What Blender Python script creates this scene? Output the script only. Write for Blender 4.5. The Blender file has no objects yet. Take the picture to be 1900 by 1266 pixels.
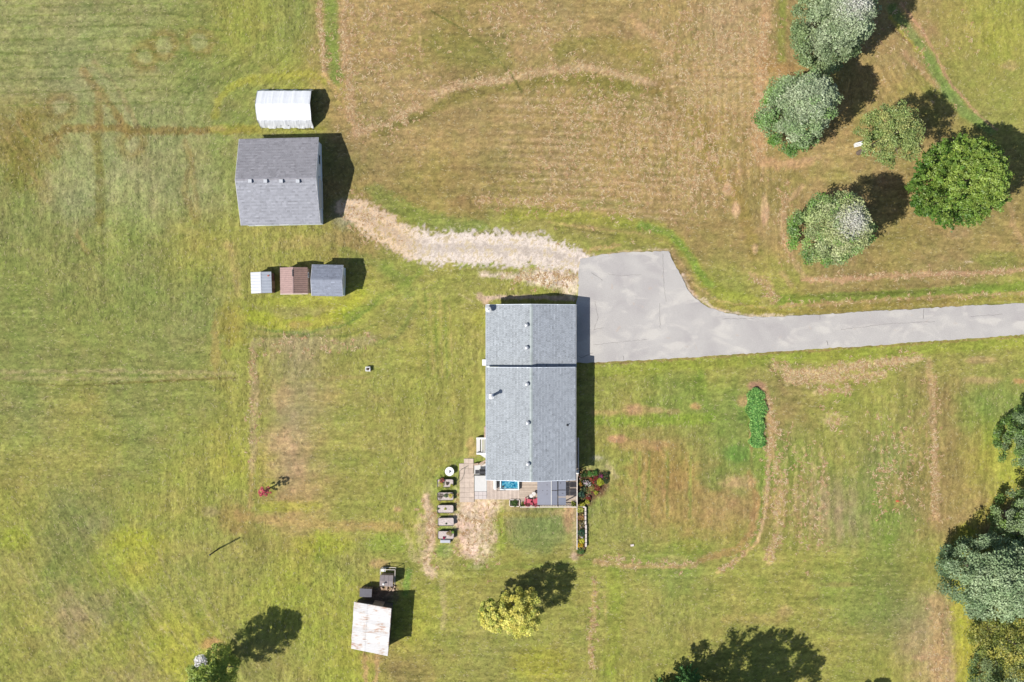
import bpy, math, random
import numpy as np
from mathutils import Vector
random.seed(7)
RNG = np.random.default_rng(11)
sc = bpy.context.scene
COL = sc.collection

# ------------------------------------------------------------------ camera, sky, sun, exposure
CAM_H = 116.0          # drone height in metres
FPX = 1995.0           # focal length in pixels of the 1900 px wide photograph
S = FPX / CAM_H        # pixels per metre on the ground
cam = bpy.data.cameras.new('drone_camera')
cam.sensor_width = 36.0
cam.lens = 36.0 * FPX / 1900.0
cam.clip_start = 1.0
cam.clip_end = 4000.0
camo = bpy.data.objects.new('drone_camera', cam)
camo.location = (0, 0, CAM_H)
COL.objects.link(camo)
sc.camera = camo

SUN_EL = math.radians(53.0)
w = bpy.data.worlds.new('World')
sc.world = w
w.use_nodes = True
nt = w.node_tree
bg = nt.nodes['Background']
sky = nt.nodes.new('ShaderNodeTexSky')
sky.sky_type = 'NISHITA'
sky.sun_disc = False
sky.sun_elevation = SUN_EL
sky.sun_rotation = math.radians(242.3)
nt.links.new(sky.outputs[0], bg.inputs[0])
bg.inputs[1].default_value = 0.095
sun = bpy.data.lights.new('sun', 'SUN')
sun.energy = 5.0
sun.angle = math.radians(0.5)
sun.color = (1.0, 0.96, 0.89)
suno = bpy.data.objects.new('sun', sun)
COL.objects.link(suno)
suno.location = (-60, -30, 90)
sd = Vector((math.cos(SUN_EL) * 0.885, math.cos(SUN_EL) * 0.465, -math.sin(SUN_EL)))
suno.rotation_euler = sd.to_track_quat('-Z', 'Y').to_euler()
sc.view_settings.view_transform = 'Standard'
sc.view_settings.look = 'None'
sc.view_settings.gamma = 1.0
sc.view_settings.use_curve_mapping = False
sc.view_settings.exposure = 0.62
GAIN = np.array([2.25, 2.25, 2.28])   # light arriving on flat ground times exposure, per channel

# ------------------------------------------------------------------ helpers
def lin(c):
    c = np.asarray(c, dtype=float) / 255.0
    return np.where(c <= 0.04045, c / 12.92, ((c + 0.055) / 1.055) ** 2.4)

def alb(r, g, b):
    """paint colour whose sunlit look is about this 8 bit value"""
    a = lin((r, g, b)) / GAIN
    return tuple(float(v) for v in np.clip(a, 0.004, 0.85))

def P(px, py, z=0.0):
    k = (CAM_H - z) / FPX
    return ((px - 950) * k, (633 - py) * k, z)

def tag(o, label=None, cat=None, group=None, kind=None):
    if label: o['label'] = label
    if cat: o['category'] = cat
    if group: o['group'] = group
    if kind: o['kind'] = kind
    return o

def thing(name, label, cat, loc=(0, 0, 0), rz=0.0, group=None):
    o = bpy.data.objects.new(name, None)
    o.empty_display_size = 0.3
    o.location = loc
    o.rotation_euler = (0, 0, rz)
    COL.objects.link(o)
    return tag(o, label, cat, group)

def dup(root, loc, rz, label, group=None):
    def rec(o, par):
        c = o.copy()
        COL.objects.link(c)
        c.parent = par
        for ch in o.children:
            rec(ch, c)
        return c
    r = root.copy()
    COL.objects.link(r)
    for ch in root.children:
        rec(ch, r)
    r.location = loc
    r.rotation_euler = (0, 0, rz)
    r['label'] = label
    if group: r['group'] = group
    return r

def link_mesh(name, me, m=None, parent=None, loc=None):
    if m: me.materials.append(m)
    o = bpy.data.objects.new(name, me)
    COL.objects.link(o)
    if loc: o.location = loc
    if parent: o.parent = parent
    return o

class MB:
    """collects polygons (with an optional colour each) and links them as one mesh"""
    def __init__(s):
        s.v = []; s.f = []; s.c = []
    def poly(s, pts, c=None):
        n = len(s.v)
        s.v.extend([tuple(p) for p in pts])
        s.f.append(tuple(range(n, n + len(pts))))
        s.c.append(c or (1, 1, 1))
        return s
    def hull(s, lo, hi, c=None):
        """lo, hi: rings of the same number of points, closed at both ends"""
        n = len(lo)
        s.poly(list(reversed(lo)), c); s.poly(hi, c)
        for i in range(n):
            j = (i + 1) % n
            s.poly([lo[i], lo[j], hi[j], hi[i]], c)
        return s
    def box(s, cx, cy, cz, sx, sy, sz, rz=0.0, c=None):
        """cz is the height of the box's middle"""
        ca, sa = math.cos(rz), math.sin(rz)
        def q(x, y, z): return (cx + x * ca - y * sa, cy + x * sa + y * ca, cz + z)
        a, b, d = sx / 2, sy / 2, sz / 2
        lo = [q(-a, -b, -d), q(a, -b, -d), q(a, b, -d), q(-a, b, -d)]
        hi = [q(-a, -b, d), q(a, -b, d), q(a, b, d), q(-a, b, d)]
        return s.hull(lo, hi, c)
    def bar(s, p, q, wd, th=None, c=None):
        """a bar of rectangular section from p to q"""
        p = Vector(p); q = Vector(q); th = th or wd
        d = (q - p).normalized()
        up = Vector((0, 0, 1)) if abs(d.z) < 0.9 else Vector((1, 0, 0))
        a = d.cross(up).normalized() * wd / 2
        b = a.cross(d).normalized() * th / 2
        lo = [p - a - b, p + a - b, p + a + b, p - a + b]
        hi = [q - a - b, q + a - b, q + a + b, q - a + b]
        return s.hull(lo, hi, c)
    def cyl(s, p, q, r0, r1=None, n=12, c=None):
        p = Vector(p); q = Vector(q); r1 = r0 if r1 is None else r1
        d = (q - p).normalized()
        up = Vector((0, 0, 1)) if abs(d.z) < 0.9 else Vector((1, 0, 0))
        a = d.cross(up).normalized(); b = d.cross(a).normalized()
        R = [(math.cos(2 * math.pi * i / n), math.sin(2 * math.pi * i / n)) for i in range(n)]
        lo = [p + a * (x * r0) + b * (y * r0) for x, y in R]
        hi = [q + a * (x * r1) + b * (y * r1) for x, y in R]
        return s.hull(lo, hi, c)
    def path(s, pts, r, n=6, c=None):
        for a, b in zip(pts[:-1], pts[1:]):
            s.cyl(a, b, r, r, n, c)
        return s
    def build(s, name, m, parent=None, org=(0, 0, 0), place=False, smooth=False):
        """org is taken off every vertex; place=True puts the object back at org"""
        me = bpy.data.meshes.new(name)
        ox, oy, oz = org
        me.from_pydata([(x - ox, y - oy, z - oz) for x, y, z in s.v], [], s.f)
        if any(c != (1, 1, 1) for c in s.c):
            at = me.color_attributes.new('tint', 'FLOAT_COLOR', 'CORNER')
            arr = np.ones((len(me.loops), 4), dtype=np.float32)
            i = 0
            for f, c in zip(s.f, s.c):
                arr[i:i + len(f), :3] = c
                i += len(f)
            at.data.foreach_set('color', arr.ravel())
        me.update()
        if smooth:
            me.polygons.foreach_set('use_smooth', [True] * len(me.polygons))
        return link_mesh(name, me, m, parent, org if place else None)

def mat(name, col, rough=0.8, metal=0.0, var=0.12, scale=3.0, bump=0.0, bscale=30.0, spec=0.3, attr=False,
        trans=0.0, fine=0.0):
    m = bpy.data.materials.new(name)
    m.use_nodes = True
    n = m.node_tree; N = n.nodes; L = n.links
    b = N['Principled BSDF']
    b.inputs['Roughness'].default_value = rough
    b.inputs['Metallic'].default_value = metal
    b.inputs['Specular IOR Level'].default_value = spec
    geo = N.new('ShaderNodeNewGeometry')
    no = N.new('ShaderNodeTexNoise')
    no.inputs['Scale'].default_value = scale
    no.inputs['Detail'].default_value = 6
    no.inputs['Roughness'].default_value = 0.65
    L.new(geo.outputs['Position'], no.inputs['Vector'])
    mr = N.new('ShaderNodeMapRange')
    mr.inputs[1].default_value = 0.3; mr.inputs[2].default_value = 0.7
    mr.inputs[3].default_value = 1 - var; mr.inputs[4].default_value = 1 + var
    L.new(no.outputs[0], mr.inputs[0])
    fac = mr.outputs[0]
    if fine > 0:
        n2 = N.new('ShaderNodeTexNoise')
        n2.inputs['Scale'].default_value = bscale
        n2.inputs['Detail'].default_value = 3
        L.new(geo.outputs['Position'], n2.inputs['Vector'])
        m2 = N.new('ShaderNodeMapRange')
        m2.inputs[1].default_value = 0.3; m2.inputs[2].default_value = 0.7
        m2.inputs[3].default_value = 1 - fine; m2.inputs[4].default_value = 1 + fine
        L.new(n2.outputs[0], m2.inputs[0])
        mu = N.new('ShaderNodeMath'); mu.operation = 'MULTIPLY'
        L.new(fac, mu.inputs[0]); L.new(m2.outputs[0], mu.inputs[1])
        fac = mu.outputs[0]
    vm = N.new('ShaderNodeVectorMath'); vm.operation = 'SCALE'
    if attr:
        at = N.new('ShaderNodeVertexColor'); at.layer_name = 'tint'
        if col is None:
            L.new(at.outputs[0], vm.inputs[0])
        else:
            v2 = N.new('ShaderNodeVectorMath'); v2.operation = 'MULTIPLY'
            v2.inputs[1].default_value = col
            L.new(at.outputs[0], v2.inputs[0]); L.new(v2.outputs[0], vm.inputs[0])
    else:
        vm.inputs[0].default_value = col
    L.new(fac, vm.inputs['Scale'])
    L.new(vm.outputs[0], b.inputs['Base Color'])
    if bump > 0:
        nb = N.new('ShaderNodeTexNoise')
        nb.inputs['Scale'].default_value = bscale
        nb.inputs['Detail'].default_value = 4
        L.new(geo.outputs['Position'], nb.inputs['Vector'])
        bp = N.new('ShaderNodeBump')
        bp.inputs['Strength'].default_value = 1.0
        bp.inputs['Distance'].default_value = bump
        L.new(nb.outputs[0], bp.inputs['Height'])
        L.new(bp.outputs[0], b.inputs['Normal'])
    if trans > 0:
        tr = N.new('ShaderNodeBsdfTranslucent')
        L.new(vm.outputs[0], tr.inputs['Color'])
        mx = N.new('ShaderNodeMixShader'); mx.inputs[0].default_value = trans
        L.new(b.outputs[0], mx.inputs[1]); L.new(tr.outputs[0], mx.inputs[2])
        L.new(mx.outputs[0], N['Material Output'].inputs['Surface'])
    return m

_perm = [RNG.random((256, 256)) for _ in range(6)]
def vn(x, y, seed=0):
    """smooth value noise in 0..1"""
    t = _perm[seed % 6]
    x = x + seed * 17.37; y = y + seed * 9.71
    xi = np.floor(x).astype(int); yi = np.floor(y).astype(int)
    fx = x - xi; fy = y - yi
    fx = fx * fx * (3 - 2 * fx); fy = fy * fy * (3 - 2 * fy)
    x0 = xi & 255; x1 = (xi + 1) & 255; y0 = yi & 255; y1 = (yi + 1) & 255
    return (t[y0, x0] * (1 - fx) + t[y0, x1] * fx) * (1 - fy) + (t[y1, x0] * (1 - fx) + t[y1, x1] * fx) * fy

def fbm(x, y, seed=0, o=4):
    a = 0; s_ = 0; w_ = 1.0
    for i in range(o):
        a = a + w_ * vn(x * 2 ** i, y * 2 ** i, seed + i); s_ += w_; w_ *= 0.55
    return a / s_

def sstep(a, b, x):
    t = np.clip((x - a) / (b - a + 1e-9), 0, 1)
    return t * t * (3 - 2 * t)

# ------------------------------------------------------------------ the ground, painted as a field of grass colours
STEP = 0.135
def axis(lim, far):
    c = np.arange(-lim, lim + STEP / 2, STEP)
    out = []; d = STEP; p = lim
    while p < far:
        d *= 1.5; p += d; out.append(p)
    e = np.array(out)
    return np.concatenate([-e[::-1], c, e])
xs = axis(58.0, 1500.0); ys = axis(39.5, 1500.0)
NX, NY = len(xs), len(ys)
X, Y = np.meshgrid(xs, ys)
PX = 950 + X * S; PY = 633 - Y * S
QX = np.clip(PX, -60, 1960); QY = np.clip(PY, -60, 1326)

PAL = {'a': (147, 151, 96), 'b': (137, 144, 80), 'c': (153, 154, 80), 'd': (163, 166, 74), 'e': (165, 146, 94),
       'f': (178, 156, 112), 'g': (131, 147, 74), 'h': (152, 138, 84), 'i': (112, 146, 66), 'k': (162, 150, 105),
       'y': (170, 172, 66)}
ROWS = ['aaabcbeeheeeefheeec',
        'aaabbceehehhefeeecc',
        'haaabbheeeeeeeeehhc',
        'baaabhhhhheeeeheehh',
        'bbbccchccccchheehhh',
        'bbbbccdccccchcchhhc',
        'bbbbckccccccccccccc',
        'bcbbckccccccgghcchg',
        'ccbcdfcccgcchggcbhd',
        'cbccceccckbccehkgeed'[:19],
        'cbdccdccccccgcccbcd',
        'ckbdccddccccccccbkd',
        'cckdccdhcccccccccfd']
gr = np.array([[PAL[ch] for ch in r] for r in ROWS], dtype=float)
def samp(grid, px, py):
    h, w_ = grid.shape[:2]
    u = np.clip((px - 50) / 100, 0, w_ - 1.001); v = np.clip((py - 50) / 100, 0, h - 1.001)
    i = u.astype(int); j = v.astype(int); fu = u - i; fv = v - j
    fu = fu * fu * (3 - 2 * fu); fv = fv * fv * (3 - 2 * fv)
    if grid.ndim == 3: fu = fu[..., None]; fv = fv[..., None]
    return (grid[j, i] * (1 - fu) + grid[j, i + 1] * fu) * (1 - fv) + (grid[j + 1, i] * (1 - fu) + grid[j + 1, i + 1] * fu) * fv
WX = QX + 70 * (fbm(QX / 90, QY / 90, 1) - .5) + 22 * (vn(QX / 14, QY / 14, 2) - .5)
WY = QY + 70 * (fbm(QX / 90, QY / 90, 3) - .5) + 22 * (vn(QX / 14, QY / 14, 4) - .5)
C = samp(gr, WX, WY)

# direction of the mowing marks: - horizontal, | vertical, \ falling to the right, / rising, . none
DIR = ['----||------||\\\\..',
       '---///---///---|\\\\..',
       '\\\\||/------|||-----'.replace('\\\\\\\\', '\\\\'),
       '||||||\\-----|||----',
       '|||||||-------||---',
       '-||||----|||-------',
       '----|||-||---------',
       '----|--|||-||---||||',
       '---||--||||||||||||',
       '\\\\|||--||||||||||||',
       '\\\\\\||||----------||',
       '\\\\\\\\|||-----|----||',
       '\\\\\\\\\\||----|----||']
DIR = [(r + '|' * 19)[:19] for r in DIR]
dw = {}
for ch in '-|\\/':
    dw[ch] = samp(np.array([[1.0 if q == ch else 0.0 for q in r] for r in DIR]), QX + 40 * (vn(QX / 60, QY / 60, 5) - .5), QY)
def streak(ang, L_, wd, seed):
    a = math.radians(ang)
    wob = 10 * (vn(QX / 120, QY / 120, seed) - .5)
    u = QX * math.cos(a) + QY * math.sin(a); v = -QX * math.sin(a) + QY * math.cos(a) + wob
    return vn(u / L_, v / wd, seed) - .5
st = 0; stw = 0
for ch, ang in (('-', 0), ('|', 90), ('\\', 58), ('/', -40)):
    st = st + dw[ch] * (0.9 * streak(ang, 60, 4.5, 1) + 0.8 * streak(ang, 140, 11, 2) + 0.7 * streak(ang, 22, 2.6, 3))
    stw = stw + dw[ch] * (streak(ang, 9, 3.0, 4))

MZ = np.zeros_like(C[..., 0])      # height marks added by windrows and ruts, metres
def box_slice(x0, x1, y0, y1):
    i0 = np.searchsorted(PX[0], x0); i1 = np.searchsorted(PX[0], x1)
    col = -PY[:, 0]
    j0 = np.searchsorted(col, -y1); j1 = np.searchsorted(col, -y0)
    return slice(max(j0, 0), min(j1, NY)), slice(max(i0, 0), min(i1, NX))
_bn1 = fbm(QX / 9, QY / 9, 2, 3); _bn2 = fbm(QX / 30, QY / 30, 4, 3); _bn3 = vn(QX / 3.3, QY / 3.3, 1)
def seg_dist(px, py, pts):
    best = np.full(px.shape, 1e9); wb = np.zeros(px.shape)
    for a, b in zip(pts[:-1], pts[1:]):
        ax, ay = a[:2]; bx, by = b[:2]
        wa = a[2] if len(a) > 2 else 1; wb_ = b[2] if len(b) > 2 else 1
        dx, dy = bx - ax, by - ay
        t = np.clip(((px - ax) * dx + (py - ay) * dy) / (dx * dx + dy * dy + 1e-9), 0, 1)
        d = np.hypot(px - ax - t * dx, py - ay - t * dy)
        ww = wa + (wb_ - wa) * t
        m = d / ww < best
        best = np.where(m, d / ww, best)
    return best
def stroke(pts, width, col, alpha=0.7, rag=1.0, broken=0.0, soft=0.5, h=0.0):
    xs_ = [p[0] for p in pts]; ys_ = [p[1] for p in pts]; m = width * 2 + 14
    sl = box_slice(min(xs_) - m, max(xs_) + m, min(ys_) - m, max(ys_) + m)
    px = PX[sl] + rag * 14 * (_bn1[sl] - .5) + rag * 10 * (_bn2[sl] - .5)
    py = PY[sl] + rag * 14 * (_bn1[sl[0], sl[1]][..., ::-1] - .5)
    d = seg_dist(px, py, [(p[0], p[1], width / 2) for p in pts])
    d = d + rag * .5 * (_bn3[sl] - .5)
    k = min(1, alpha * 1.0) * (1 - sstep(1 - soft, 1 + soft, d))
    if broken > 0: k = k * sstep(broken - .18, broken + .12, _bn1[sl] * .5 + _bn3[sl] * .5)
    C[sl] = C[sl] * (1 - k[..., None]) + np.array(col, float) * k[..., None]
    if h: MZ[sl] += h * k
def blob(cx, cy, rx, ry, col, alpha=0.6, rag=1.0, soft=0.45, rot=0, broken=0.0, h=0.0, ring=None):
    m = max(rx, ry) * 1.7 + 16
    sl = box_slice(cx - m, cx + m, cy - m, cy + m)
    px = PX[sl] - cx; py = PY[sl] - cy
    a = math.radians(rot); ca, sa = math.cos(a), math.sin(a)
    u = (px * ca + py * sa) / rx; v = (-px * sa + py * ca) / ry
    d = np.hypot(u, v) + rag * (.9 * (_bn2[sl] - .5) + .5 * (_bn1[sl] - .5)) + rag * .25 * (_bn3[sl] - .5)
    if ring is not None: d = 1 + (np.abs(d - 1) / ring) - 0.5
    k = min(1, alpha * 1.0) * (1 - sstep(1 - soft, 1 + soft, d))
    if broken > 0: k = k * sstep(broken - .18, broken + .12, _bn1[sl] * .5 + _bn3[sl] * .5)
    C[sl] = C[sl] * (1 - k[..., None]) + np.array(col, float) * k[..., None]
    if h: MZ[sl] += h * k

STR = (206, 177, 137); STR2 = (192, 160, 112); PINK = (196, 163, 124); DK = (116, 108, 58); GRN = (124, 146, 70)
PALE = (170, 172, 118); BRN = (138, 120, 68); YEL = (168, 174, 64); OLV = (128, 128, 66); GRV = (212, 198, 184)
# top left field
for q in ((245, 268), (268, 105), (305, 85), (371, 77), (112, 196)):
    blob(q[0], q[1], 29, 28, BRN, .6, .6, .35)
    blob(q[0], q[1], 16, 16, (168, 172, 120), .65, .7, .35, h=.03)
    blob(q[0] + 3, q[1] - 2, 24, 22, (160, 150, 96), .5, .4, .2, ring=.12)
stroke([(60, 215), (35, 270), (40, 330)], 46, (124, 118, 60), .6, 1.8)
stroke([(20, 215), (95, 330)], 10, PALE, .5, .6, .4); stroke([(10, 250), (70, 335)], 8, STR2, .4, .6, .4)
stroke([(85, 260), (120, 238), (200, 238), (270, 242), (470, 242)], 13, BRN, .75, .7)
stroke([(155, 130), (200, 190), (240, 250)], 14, BRN, .75, .7); stroke([(175, 115), (225, 170), (255, 235)], 9, (160, 140, 100), .45, .6)
stroke([(182, 170), (184, 235)], 14, BRN, .7, .5); stroke([(178, 255), (186, 330), (186, 410)], 18, (128, 122, 62), .75, .6)
stroke([(355, 285), (345, 360), (365, 410)], 13, BRN, .35, .8); blob(78, 350, 18, 30, BRN, .4, 1, rot=-40)
blob(135, 330, 62, 75, (166, 170, 118), .4, 1.3, .5); blob(250, 360, 60, 75, (160, 166, 114), .38, 1.3, .5); blob(180, 160, 70, 40, (158, 164, 108), .3, 1.3)
blob(60, 290, 34, 50, (122, 118, 62), .45, 1.6, .5, rot=-30); stroke([(105, 290), (95, 270), (125, 240)], 10, (150, 126, 78), .5, .8); stroke([(30, 225), (60, 262)], 6, (172, 146, 98), .5, .8, .3)
stroke([(160, 112), (205, 165), (248, 235)], 5, PALE, .5, .5, .3); stroke([(345, 260), (360, 330), (372, 400)], 9, (150, 138, 84), .45, .9); stroke([(140, 430), (165, 470)], 9, (164, 138, 88), .4, .9)
for yy in (12, 30, 52, 74, 100, 126, 148, 172, 196):
    stroke([(0, yy), (300, yy - 6), (420, yy + 4)], 3.2, (112, 124, 62), .5, .5, .3)
for i in range(7):
    stroke([(330 + 16 * i, 250 - 4 * i), (345 + 18 * i, 180 - 5 * i), (400 + 20 * i, 128 - 6 * i), (480, 108 - 9 * i)], 3, (120, 126, 66), .4, .4, .3)
stroke([(400, 215), (405, 185), (430, 160), (470, 145)], 12, (160, 158, 68), .6, .6); stroke([(395, 240), (480, 240)], 16, (158, 160, 66), .6, .7)
blob(405, 238, 16, 6, PINK, .4)
stroke([(480, 242), (600, 240)], 12, (160, 158, 70), .5, .6); stroke([(470, 150), (570, 135), (600, 150)], 16, (158, 162, 66), .5, .8)
blob(625, 210, 24, 18, (176, 150, 100), .5); blob(640, 170, 20, 30, (160, 156, 74), .4)
# centre field
stroke([(612, 0), (616, 80), (624, 145)], 24, GRN, .75, .5); stroke([(592, 0), (595, 60), (604, 140)], 8, STR, .7, .6, .42, h=.03)
stroke([(604, 140), (640, 195), (664, 240)], 10, STR2, .7, .7, .4)
stroke([(638, 0), (642, 90), (650, 180), (660, 235)], 15, PINK, .6, .9, .35, h=.02)
stroke([(664, 246), (720, 232), (775, 200)], 15, STR, .6, .8, .3, h=.03)
stroke([(800, 175), (860, 155), (930, 148), (1000, 134), (1080, 124), (1150, 138), (1212, 154)], 13, STR, .68, .7, .3, h=.04)
stroke([(700, 248), (780, 215), (860, 178), (930, 164), (1010, 151), (1090, 147), (1225, 172)], 16, (128, 122, 62), .65, .8)  # windrow's shadow painted into the ground as a darker band
stroke([(800, 20), (860, 55), (910, 95), (950, 140), (970, 172)], 3.6, (98, 104, 50), .7, .25)
stroke([(778, 60), (783, 120), (800, 160), (810, 190)], 5, STR, .5, .4, .4)
stroke([(780, 100), (850, 90), (930, 110)], 60, (136, 132, 66), .4, 1.2); stroke([(1040, 90), (1120, 80), (1190, 100), (1210, 130)], 36, (140, 136, 66), .5, 1.2)
stroke([(1185, 45), (1240, 80), (1240, 150)], 14, STR, .35, 1, .35); stroke([(1160, 30), (1240, 90)], 22, STR2, .35, 1.2, .3)
stroke([(1215, 170), (1235, 150), (1250, 190)], 16, (140, 118, 66), .5, 1)
blob(880, 90, 70, 34, (132, 134, 68), .35, 1.2); blob(1130, 380, 60, 10, GRN, .25)
for i in range(15):
    yy = 178 + i * 15 + random.uniform(-3, 3)
    stroke([(900, yy - 2), (1050, yy + 2), (1260, yy + 14)], 3.6, (136, 118, 70), .45, .5, .35)
    stroke([(930, yy + 6), (1060, yy + 9), (1270, yy + 21)], 5, STR, .4, .6, .46, h=.02)
for i in range(13):
    xx = 1240 + i * 14
    stroke([(xx, 60 + (i % 3) * 30), (xx + 4, 180), (xx + 2, 330)], 3.6, (142, 124, 72), .4, .4, .35)
    stroke([(xx + 7, 80), (xx + 10, 200), (xx + 8, 330)], 4.2, STR, .36, .5, .46, h=.02)
stroke([(1425, 0), (1415, 100), (1406, 200), (1403, 255), (1412, 300), (1450, 306), (1500, 300)], 20, (204, 164, 124), .6, .9, .25, h=.02)
stroke([(1452, 0), (1450, 110)], 15, (134, 142, 66), .7, .4); stroke([(1415, 120), (1480, 130), (1500, 150)], 24, (158, 128, 74), .5)
stroke([(1265, 205), (1300, 230), (1315, 300), (1345, 330), (1385, 400), (1400, 470)], 24, (152, 136, 68), .45, 1.0)
for q in ((1298, 268, 9, 13), (1322, 294, 12, 6), (1350, 350, 8, 14), (1366, 390, 8, 16), (1420, 390, 8, 30), (1402, 462, 6, 10)):
    blob(q[0], q[1], q[2], q[3], (212, 176, 140), .7, .5, .3, h=.02)
stroke([(1490, 345), (1455, 385), (1452, 430), (1472, 480), (1492, 518)], 10, PINK, .62, .6, .25)
stroke([(1492, 518), (1560, 520), (1640, 512), (1750, 508), (1840, 505), (1960, 498)], 9, (200, 160, 126), .7, .9, .3, h=.02)
stroke([(1395, 510), (1425, 522), (1438, 555)], 12, PINK, .6, .8, .3); stroke([(1452, 505), (1468, 530)], 9, PINK, .5, .7, .3)
stroke([(880, 372), (960, 372), (1060, 380), (1120, 400)], 12, (190, 168, 100), .5, .8, .38, h=.03)
blob(866, 374, 26, 14, (144, 118, 78), .4, 1.5); blob(884, 396, 20, 10, (132, 116, 66), .4)
stroke([(700, 360), (760, 395), (830, 420), (890, 425)], 34, (120, 140, 66), .6, 1.3); blob(650, 310, 26, 26, OLV, .3)
for i in range(4):
    stroke([(905 + i * 14, 330), (925 + i * 16, 350), (965 + i * 20, 400)], 3, (166, 158, 76), .4, .4, .35)
# ditch beside the driveway
stroke([(940, 400), (1010, 396), (1090, 405), (1160, 412), (1215, 422), (1255, 445), (1280, 480), (1305, 518), (1340, 545), (1400, 560)], 22, (150, 160, 62), .6, .7)
stroke([(1190, 418), (1240, 432), (1270, 460), (1292, 498), (1320, 530)], 13, (120, 150, 64), .6, .5)
stroke([(1020, 412), (1100, 424), (1180, 432), (1240, 452), (1262, 486), (1290, 530), (1330, 558), (1420, 572)], 3.5, (190, 166, 108), .7, .4, .3)
stroke([(1030, 420), (1110, 432), (1190, 442), (1240, 462), (1262, 500), (1290, 540)], 3.5, (106, 102, 52), .5, .4, .3)
stroke([(1440, 558), (1560, 552), (1640, 548), (1760, 540), (1960, 528)], 17, (124, 148, 60), .7, .8)
stroke([(1470, 552), (1560, 548), (1700, 541), (1800, 536)], 4, (104, 110, 52), .6, .4, .3)
stroke([(1450, 568), (1560, 562), (1700, 553), (1960, 540)], 6, STR2, .6, .7, .36)
stroke([(1400, 582), (1560, 572), (1700, 562), (1960, 550)], 10, (156, 142, 72), .5, .6)
stroke([(1300, 560), (1350, 572), (1450, 580)], 14, (158, 156, 70), .6, .6)
stroke([(1150, 440), (1200, 445), (1240, 455)], 18, (158, 158, 72), .5, .8)
stroke([(1060, 470), (1150, 455)], 8, STR2, .6, .8, .3); stroke([(1245, 462), (1290, 545)], 9, (170, 146, 96), .55, .6)
# right upper corner
stroke([(1655, 15), (1690, 60), (1725, 110), (1755, 165), (1790, 208), (1840, 240)], 19, (120, 148, 76), .68, .4)
stroke([(1672, 5), (1712, 55), (1740, 110), (1768, 160), (1808, 205), (1850, 240)], 5, (200, 158, 124), .7, .4, .3)
stroke([(1652, 30), (1690, 80), (1712, 100)], 6, (176, 170, 74), .7, .5); stroke([(1650, 45), (1692, 85)], 5, (134, 110, 74), .6, .4)
stroke([(1680, 100), (1740, 160)], 12, (198, 158, 120), .5, .7, .3); blob(1800, 40, 60, 50, (158, 158, 76), .4)
blob(1860, 60, 40, 60, (160, 162, 74), .4); blob(1875, 120, 14, 10, PINK, .5); blob(1640, 80, 24, 20, (168, 140, 90), .4)
blob(1555, 330, 30, 16, (144, 142, 74), .5); stroke([(1460, 305), (1520, 292)], 8, PINK, .5, .8, .3)
blob(1680, 440, 30, 40, (142, 138, 74), .4, .8); blob(1780, 430, 20, 12, PINK, .4); blob(1850, 480, 40, 14, (132, 146, 66), .5)
stroke([(1870, 350), (1880, 420), (1900, 450)], 10, PINK, .4, .8, .2); stroke([(1792, 485), (1805, 486)], 4, (225, 205, 170), .8, .2)
# below the driveway, right
stroke([(1432, 672), (1470, 694), (1530, 690), (1610, 676), (1705, 664)], 15, (214, 186, 142), .75, .9, .38, h=.06)
stroke([(1462, 706), (1540, 704), (1640, 694)], 14, (212, 184, 140), .7, 1.1, .42, h=.05)
stroke([(1512, 726), (1580, 724)], 8, (212, 186, 140), .7, .9, .4, h=.04); blob(1545, 778, 26, 12, (206, 180, 136), .6, 1, broken=.45)
stroke([(1405, 650), (1430, 680), (1455, 715)], 3, (100, 92, 54), .6, .3); stroke([(1100, 690), (1400, 668), (1640, 652), (1960, 630)], 22, (150, 162, 66), .6, .6)
stroke([(1724, 672), (1730, 700), (1732, 800), (1736, 900), (1738, 960)], 12, PINK, .55, .8, .25, h=.02)
blob(1815, 668, 30, 6, PINK, .5); blob(1820, 705, 30, 7, PINK, .5); blob(1892, 708, 10, 5, (210, 150, 110), .5)
for i in range(8):
    xx = 1635 + i * 12
    stroke([(xx, 770 + (i * 37) % 50), (xx + 2, 860), (xx + 3, 940)], 3, (192, 160, 104), .4, .4, .42)
for i in range(5):
    xx = 1458 + i * 17
    stroke([(xx, 830), (xx + 2, 900), (xx - 8, 1020)], 6, (212, 184, 136), .5, .9, .48, h=.03)
for i in range(9):
    xx = 1440 + i * 26
    stroke([(xx, 860), (xx + 2, 1010)], 12, (126, 144, 64), .3, .8, .2)
blob(1705, 910, 60, 40, (150, 132, 84), .45); blob(1800, 760, 30, 40, (128, 150, 68), .45); blob(1700, 860, 20, 50, (134, 130, 72), .3)
stroke([(1740, 1120), (1742, 1290)], 30, (190, 160, 112), .55, .9, .2); stroke([(1700, 1220), (1745, 1220)], 10, PINK, .5, .8, .3)
stroke([(1790, 990), (1776, 1070), (1786, 1150), (1798, 1290)], 36, (168, 172, 62), .7, 1.0); stroke([(1880, 890), (1840, 950), (1800, 985)], 30, (166, 170, 66), .5)
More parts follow.
